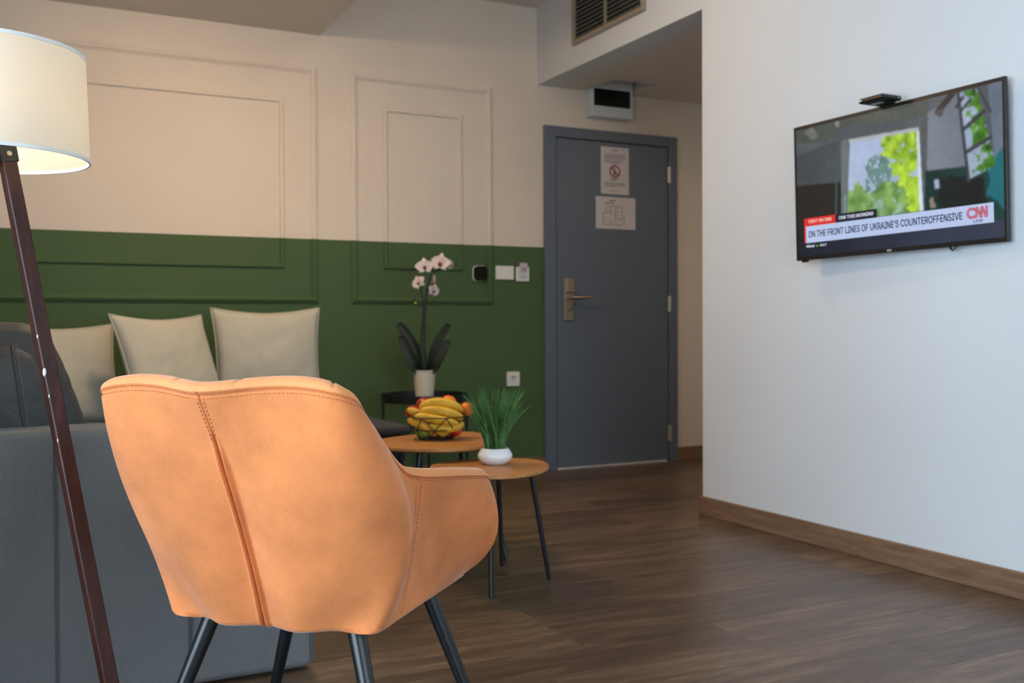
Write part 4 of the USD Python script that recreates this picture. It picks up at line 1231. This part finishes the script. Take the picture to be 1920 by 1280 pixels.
# ------------------------------------------------------------------ orange armchair (hero)
ch = thing('dining_armchair', 'orange suede tub armchair with black tapered metal legs, seen from behind', 'armchair', (0.4908, 1.8321, 0), -0.7871)
ZB, TH = 0.3695, 0.0399
TCOL = np.array([0, .25, .42, .52, .64, .82, 1.0])
COLS = np.array([[0.0, -0.1341, 0.0, -0.2117, 0.0, -0.3213, 0.7786], [0.0819, -0.1528, 0.1085, -0.237, 0.1377, -0.2862, 0.788], [0.1517, -0.1189, 0.2423, -0.1768, 0.2311, -0.247, 0.7679],
                 [0.2015, -0.1173, 0.2604, -0.1014, 0.2092, -0.1348, 0.7129], [0.212, -0.0597, 0.2262, -0.0199, 0.2337, -0.0304, 0.6185], [0.2092, 0.1414, 0.2413, 0.139, 0.272, 0.1138, 0.5987],
                 [0.2078, 0.288, 0.288, 0.2561, 0.2676, 0.2828, 0.5758]])
tt2 = np.r_[-TCOL[:0:-1], TCOL]
QQ = np.vstack([COLS[:0:-1] * np.array([-1, 1, -1, 1, -1, 1, 1]), COLS])
zi_, ci_ = PchipInterpolator(tt2, QQ[:, 6]), CubicSpline(tt2, QQ[:, :6])


def cols(t):
    q = np.clip((np.abs(t) - .952) / .048, 0, 1)
    return np.c_[ci_(t), zi_(t) - .034 * (1 - np.sqrt(np.maximum(1 - q * q, 0)))]


SPT = 0.66


def outer(t, s, detail=True):
    """outer face of the tub shell: t along (-1..1), s up (0..1) -> (len(t), len(s), 3)"""
    c = cols(t)
    S = np.asarray(s)[None, :, None]
    b = np.concatenate([c[:, :2], np.full((len(t), 1), ZB)], 1)[:, None]
    m = np.concatenate([c[:, 2:4], ((ZB + c[:, 6]) / 2)[:, None]], 1)[:, None]
    tp = c[:, 4:7][:, None]
    V_ = b * (1 - S) * (1 - 2 * S) + m * 4 * S * (1 - S) + tp * S * (2 * S - 1)
    # rolled-in bottom edge
    n_ = plan_normal(t)[:, None]
    if detail:
        e = np.zeros((len(t), len(s)))
        st = np.asarray(s)[None, :]
        T2 = t[:, None]
        for ts in (-SPT, SPT):
            e -= .0035 * np.exp(-((T2 - ts) / .008) ** 2)
        amp = np.clip((.84 - st) / .16, 0, 1)
        wdt = .016 + .007 * amp
        lip = np.where(T2 > 0, .0095, .0060)
        e += amp * (lip * np.exp(-((np.abs(T2) - wdt) / .011) ** 2) - .034 * np.exp(-(T2 / .0062) ** 2)) - (1 - amp) * .003 * np.exp(-(T2 / .004) ** 2)
        e -= .0028 * np.exp(-((st - .982) / .007) ** 2)
        V_ = V_ - n_ * e[..., None]
    return V_


def plan_normal(t):
    """inward horizontal normal"""
    h_ = 4.5e-2
    a, b = cols(np.clip(t - h_, -1, 1)), cols(np.clip(t + h_, -1, 1))
    d = (b - a)[:, 4:6] + (b - a)[:, 2:4] * .7
    n_ = np.c_[-d[:, 1], d[:, 0]]
    n_ /= np.linalg.norm(n_, axis=1, keepdims=True)
    return np.c_[n_, np.zeros(len(t))]


def thickness(t):
    e = np.clip((1 - np.abs(t)) / .06, 0, 1)
    return TH * np.sqrt(np.maximum(1 - (1 - e) ** 2, 0))


def seg(a, b, n, extra=()):
    return np.unique(np.concatenate([np.linspace(a, b, n)] + [np.linspace(max(a, q - .06), min(b, q + .06), 81) for q in extra if a - .07 < q < b + .07]))


sv = np.unique(np.concatenate([np.linspace(0, 1, 41), np.linspace(.93, 1, 15)]))
for nm, a, b in (('side_panel', -1, -SPT), ('back_panel', -SPT, 0), ('back_panel', 0, SPT), ('side_panel', SPT, 1)):
    ts = seg(a, b, 40, (-SPT, 0, SPT))
    if abs(b) == 1 or abs(a) == 1:
        ts = np.unique(np.concatenate([ts, np.sign(a + b) * (1 - .06 * np.linspace(0, 1, 12) ** 2)]))
    V_ = outer(ts, sv)
    # hem: rolls under at the bottom
    nn = plan_normal(ts)[:, None]
    hem = np.stack([V_[:, 0] + nn[:, 0] * i_ + np.array([0, 0, -d_]) for i_, d_ in ((.030, .004), (.018, .010), (.008, .0095), (.002, .005))], 1)
    m = grid_mesh(np.concatenate([hem, V_], 1))
    mid_ = m.triangles_center.mean(0)
    if (m.face_normals * (m.triangles_center - np.array([0, .05, .55]))).sum() < 0:
        m.invert()
    obj(nm, m, 'orange_suede', ch, smooth=True)
# rim and inner lining, with quilted channels
ts = np.unique(np.concatenate([np.linspace(-1, 1, 161), 1 - .06 * np.linspace(0, 1, 14) ** 2, -1 + .06 * np.linspace(0, 1, 14) ** 2] + [np.linspace(q - .02, q + .02, 9) for q in (-.36, -.12, .12, .36)]))
tpv = outer(ts, [1.0])[:, 0]
nn = plan_normal(ts)
th2 = thickness(ts)[:, None]
rows = []
ang = np.linspace(0, PI, 13)
dimp = sum(np.exp(-((ts - q) / .006) ** 2) for q in (-.36, -.12, .12, .36))[:, None]
for a in ang:
    puff = 1 + 0 * a
    rows.append(tpv + nn * (th2 / 2) * (1 - math.cos(a)) + np.array([0, 0, 1.0]) * (th2 / 2) * math.sin(a) * .72 - np.array([0, 0, 1.0]) * dimp * .003 * math.sin(a))
inn0 = rows[-1]
c_ = cols(ts)
ib = np.c_[c_[:, :2] * .90, np.full(len(ts), .376)]
for s in np.linspace(.08, 1, 12):
    q = inn0 * (1 - s) + ib * s + nn * (np.sin(PI * s) * .012 * np.minimum(1, th2 / TH)) - nn * dimp * .004 * 0
    rows.append(q)
V_ = np.stack(rows, 1)
m = grid_mesh(V_)
k = (m.triangles_center[:, 2] > .70)
ends = []
for e_, t_ in ((0, -1.0), (-1, 1.0)):      # close the front end of each arm
    o_ = outer(np.array([t_]), np.linspace(0, 1, 24))[0]
    i_ = V_[e_, len(ang) - 1:][::-1]
    L_ = np.r_[0, np.cumsum(np.linalg.norm(np.diff(i_, axis=0), axis=1))]
    i_ = np.stack([np.interp(np.linspace(0, L_[-1], 24), L_, i_[:, q]) for q in range(3)], 1)
    bulge = np.array([0, .006, 0])
    ends.append(grid_mesh(np.stack([o_, (o_ + i_) / 2 + bulge, i_])))
if (m.face_normals[k] @ np.array([0, 0, 1.0])).sum() < 0:
    m.invert()
obj('inner_lining', [m] + ends, 'orange_suede_light', ch, smooth=True)
# seat cushion and base
tb = np.linspace(-1, 1, 80)
cb = cols(tb)
seat_out = Polygon(np.r_[cb[:, :2] * .90 + np.array([0, .0]), [[.12, .31], [0, .318], [-.12, .31]]]).buffer(0)
if seat_out.geom_type != 'Polygon':
    seat_out = max(seat_out.geoms, key=lambda g: g.area)
layers = [(seat_out.buffer(-.012), .374), (seat_out, .39), (seat_out, .455), (seat_out.buffer(-.012), .475)]
hull_p = np.vstack([np.c_[np.array(g.exterior.coords), np.full(len(g.exterior.coords), z)] for g, z in layers])
obj('seat_cushion', trimesh.convex.convex_hull(hull_p), 'orange_suede_light', ch, smooth=30)
base_p = Polygon(np.r_[cb[:, :2]]).buffer(-.03)
if base_p.geom_type != 'Polygon':
    base_p = max(base_p.geoms, key=lambda g: g.area)
obj('seat_base', extrude(base_p, .012, ZB - .004), 'base_cloth', ch, smooth=False)


# stitching
def dashes(P, pitch=.0075, ln_=.0045, r_=.00075):
    P = np.asarray(P)
    L = np.r_[0, np.cumsum(np.linalg.norm(np.diff(P, axis=0), axis=1))]
    out = []
    for s0 in np.arange(.002, L[-1] - ln_, pitch):
        a = np.array([np.interp(s0, L, P[:, i]) for i in range(3)])
        b = np.array([np.interp(s0 + ln_, L, P[:, i]) for i in range(3)])
        out.append(tube([a, (a + b) / 2, b], [r_ * .6, r_, r_ * .6], 5))
    return out


tf = np.linspace(-.985, .985, 500)
nf = plan_normal(tf)
st = []
for s_ in (.972, .992):
    st += dashes(outer(tf, [s_])[:, 0] - nf * .0007)
ss = np.linspace(0.01, .93, 120)
for t_ in (-SPT - .009, -SPT + .009, SPT - .009, SPT + .009):
    v = outer(np.array([t_]), ss)[0]
    if abs(t_) > SPT or True:
        st += dashes(v - plan_normal(np.array([t_]))[0] * .0007)
ss = np.linspace(.80, .965, 50)
for t_ in (-.013, .013):
    st += dashes(outer(np.array([t_]), ss)[0] - plan_normal(np.array([t_]))[0] * .0007)
obj('stitching', st, 'orange_thread', ch, smooth=False, kind='stuff')
# legs
ax, ar, af, bx2, br2, bf2 = .1366, -.0697, .2218, .2618, -.1578, .2892
for sx in (-1, 1):
    for (ay, by) in ((ar, br2), (af, bf2)):
        lg = obj('leg', rod((sx * ax, ay, ZB + .012), (sx * bx2, by, .004), .0165, .0105, 24), 'leg_metal', ch)
        obj('foot_cap', lathe([(0, 0), (.0105, 0), (.0112, .004), (.0112, .012), (0, .012)], 16).apply_translation((sx * bx2, by, 0)), 'black_plastic', lg)
obj('under_frame', [box(-.14, .14, ar - .02, ar + .02, ZB - .014, ZB - .002, .002), box(-.14, .14, af - .02, af + .02, ZB - .014, ZB - .002, .002)], 'black_metal', ch, smooth=False)
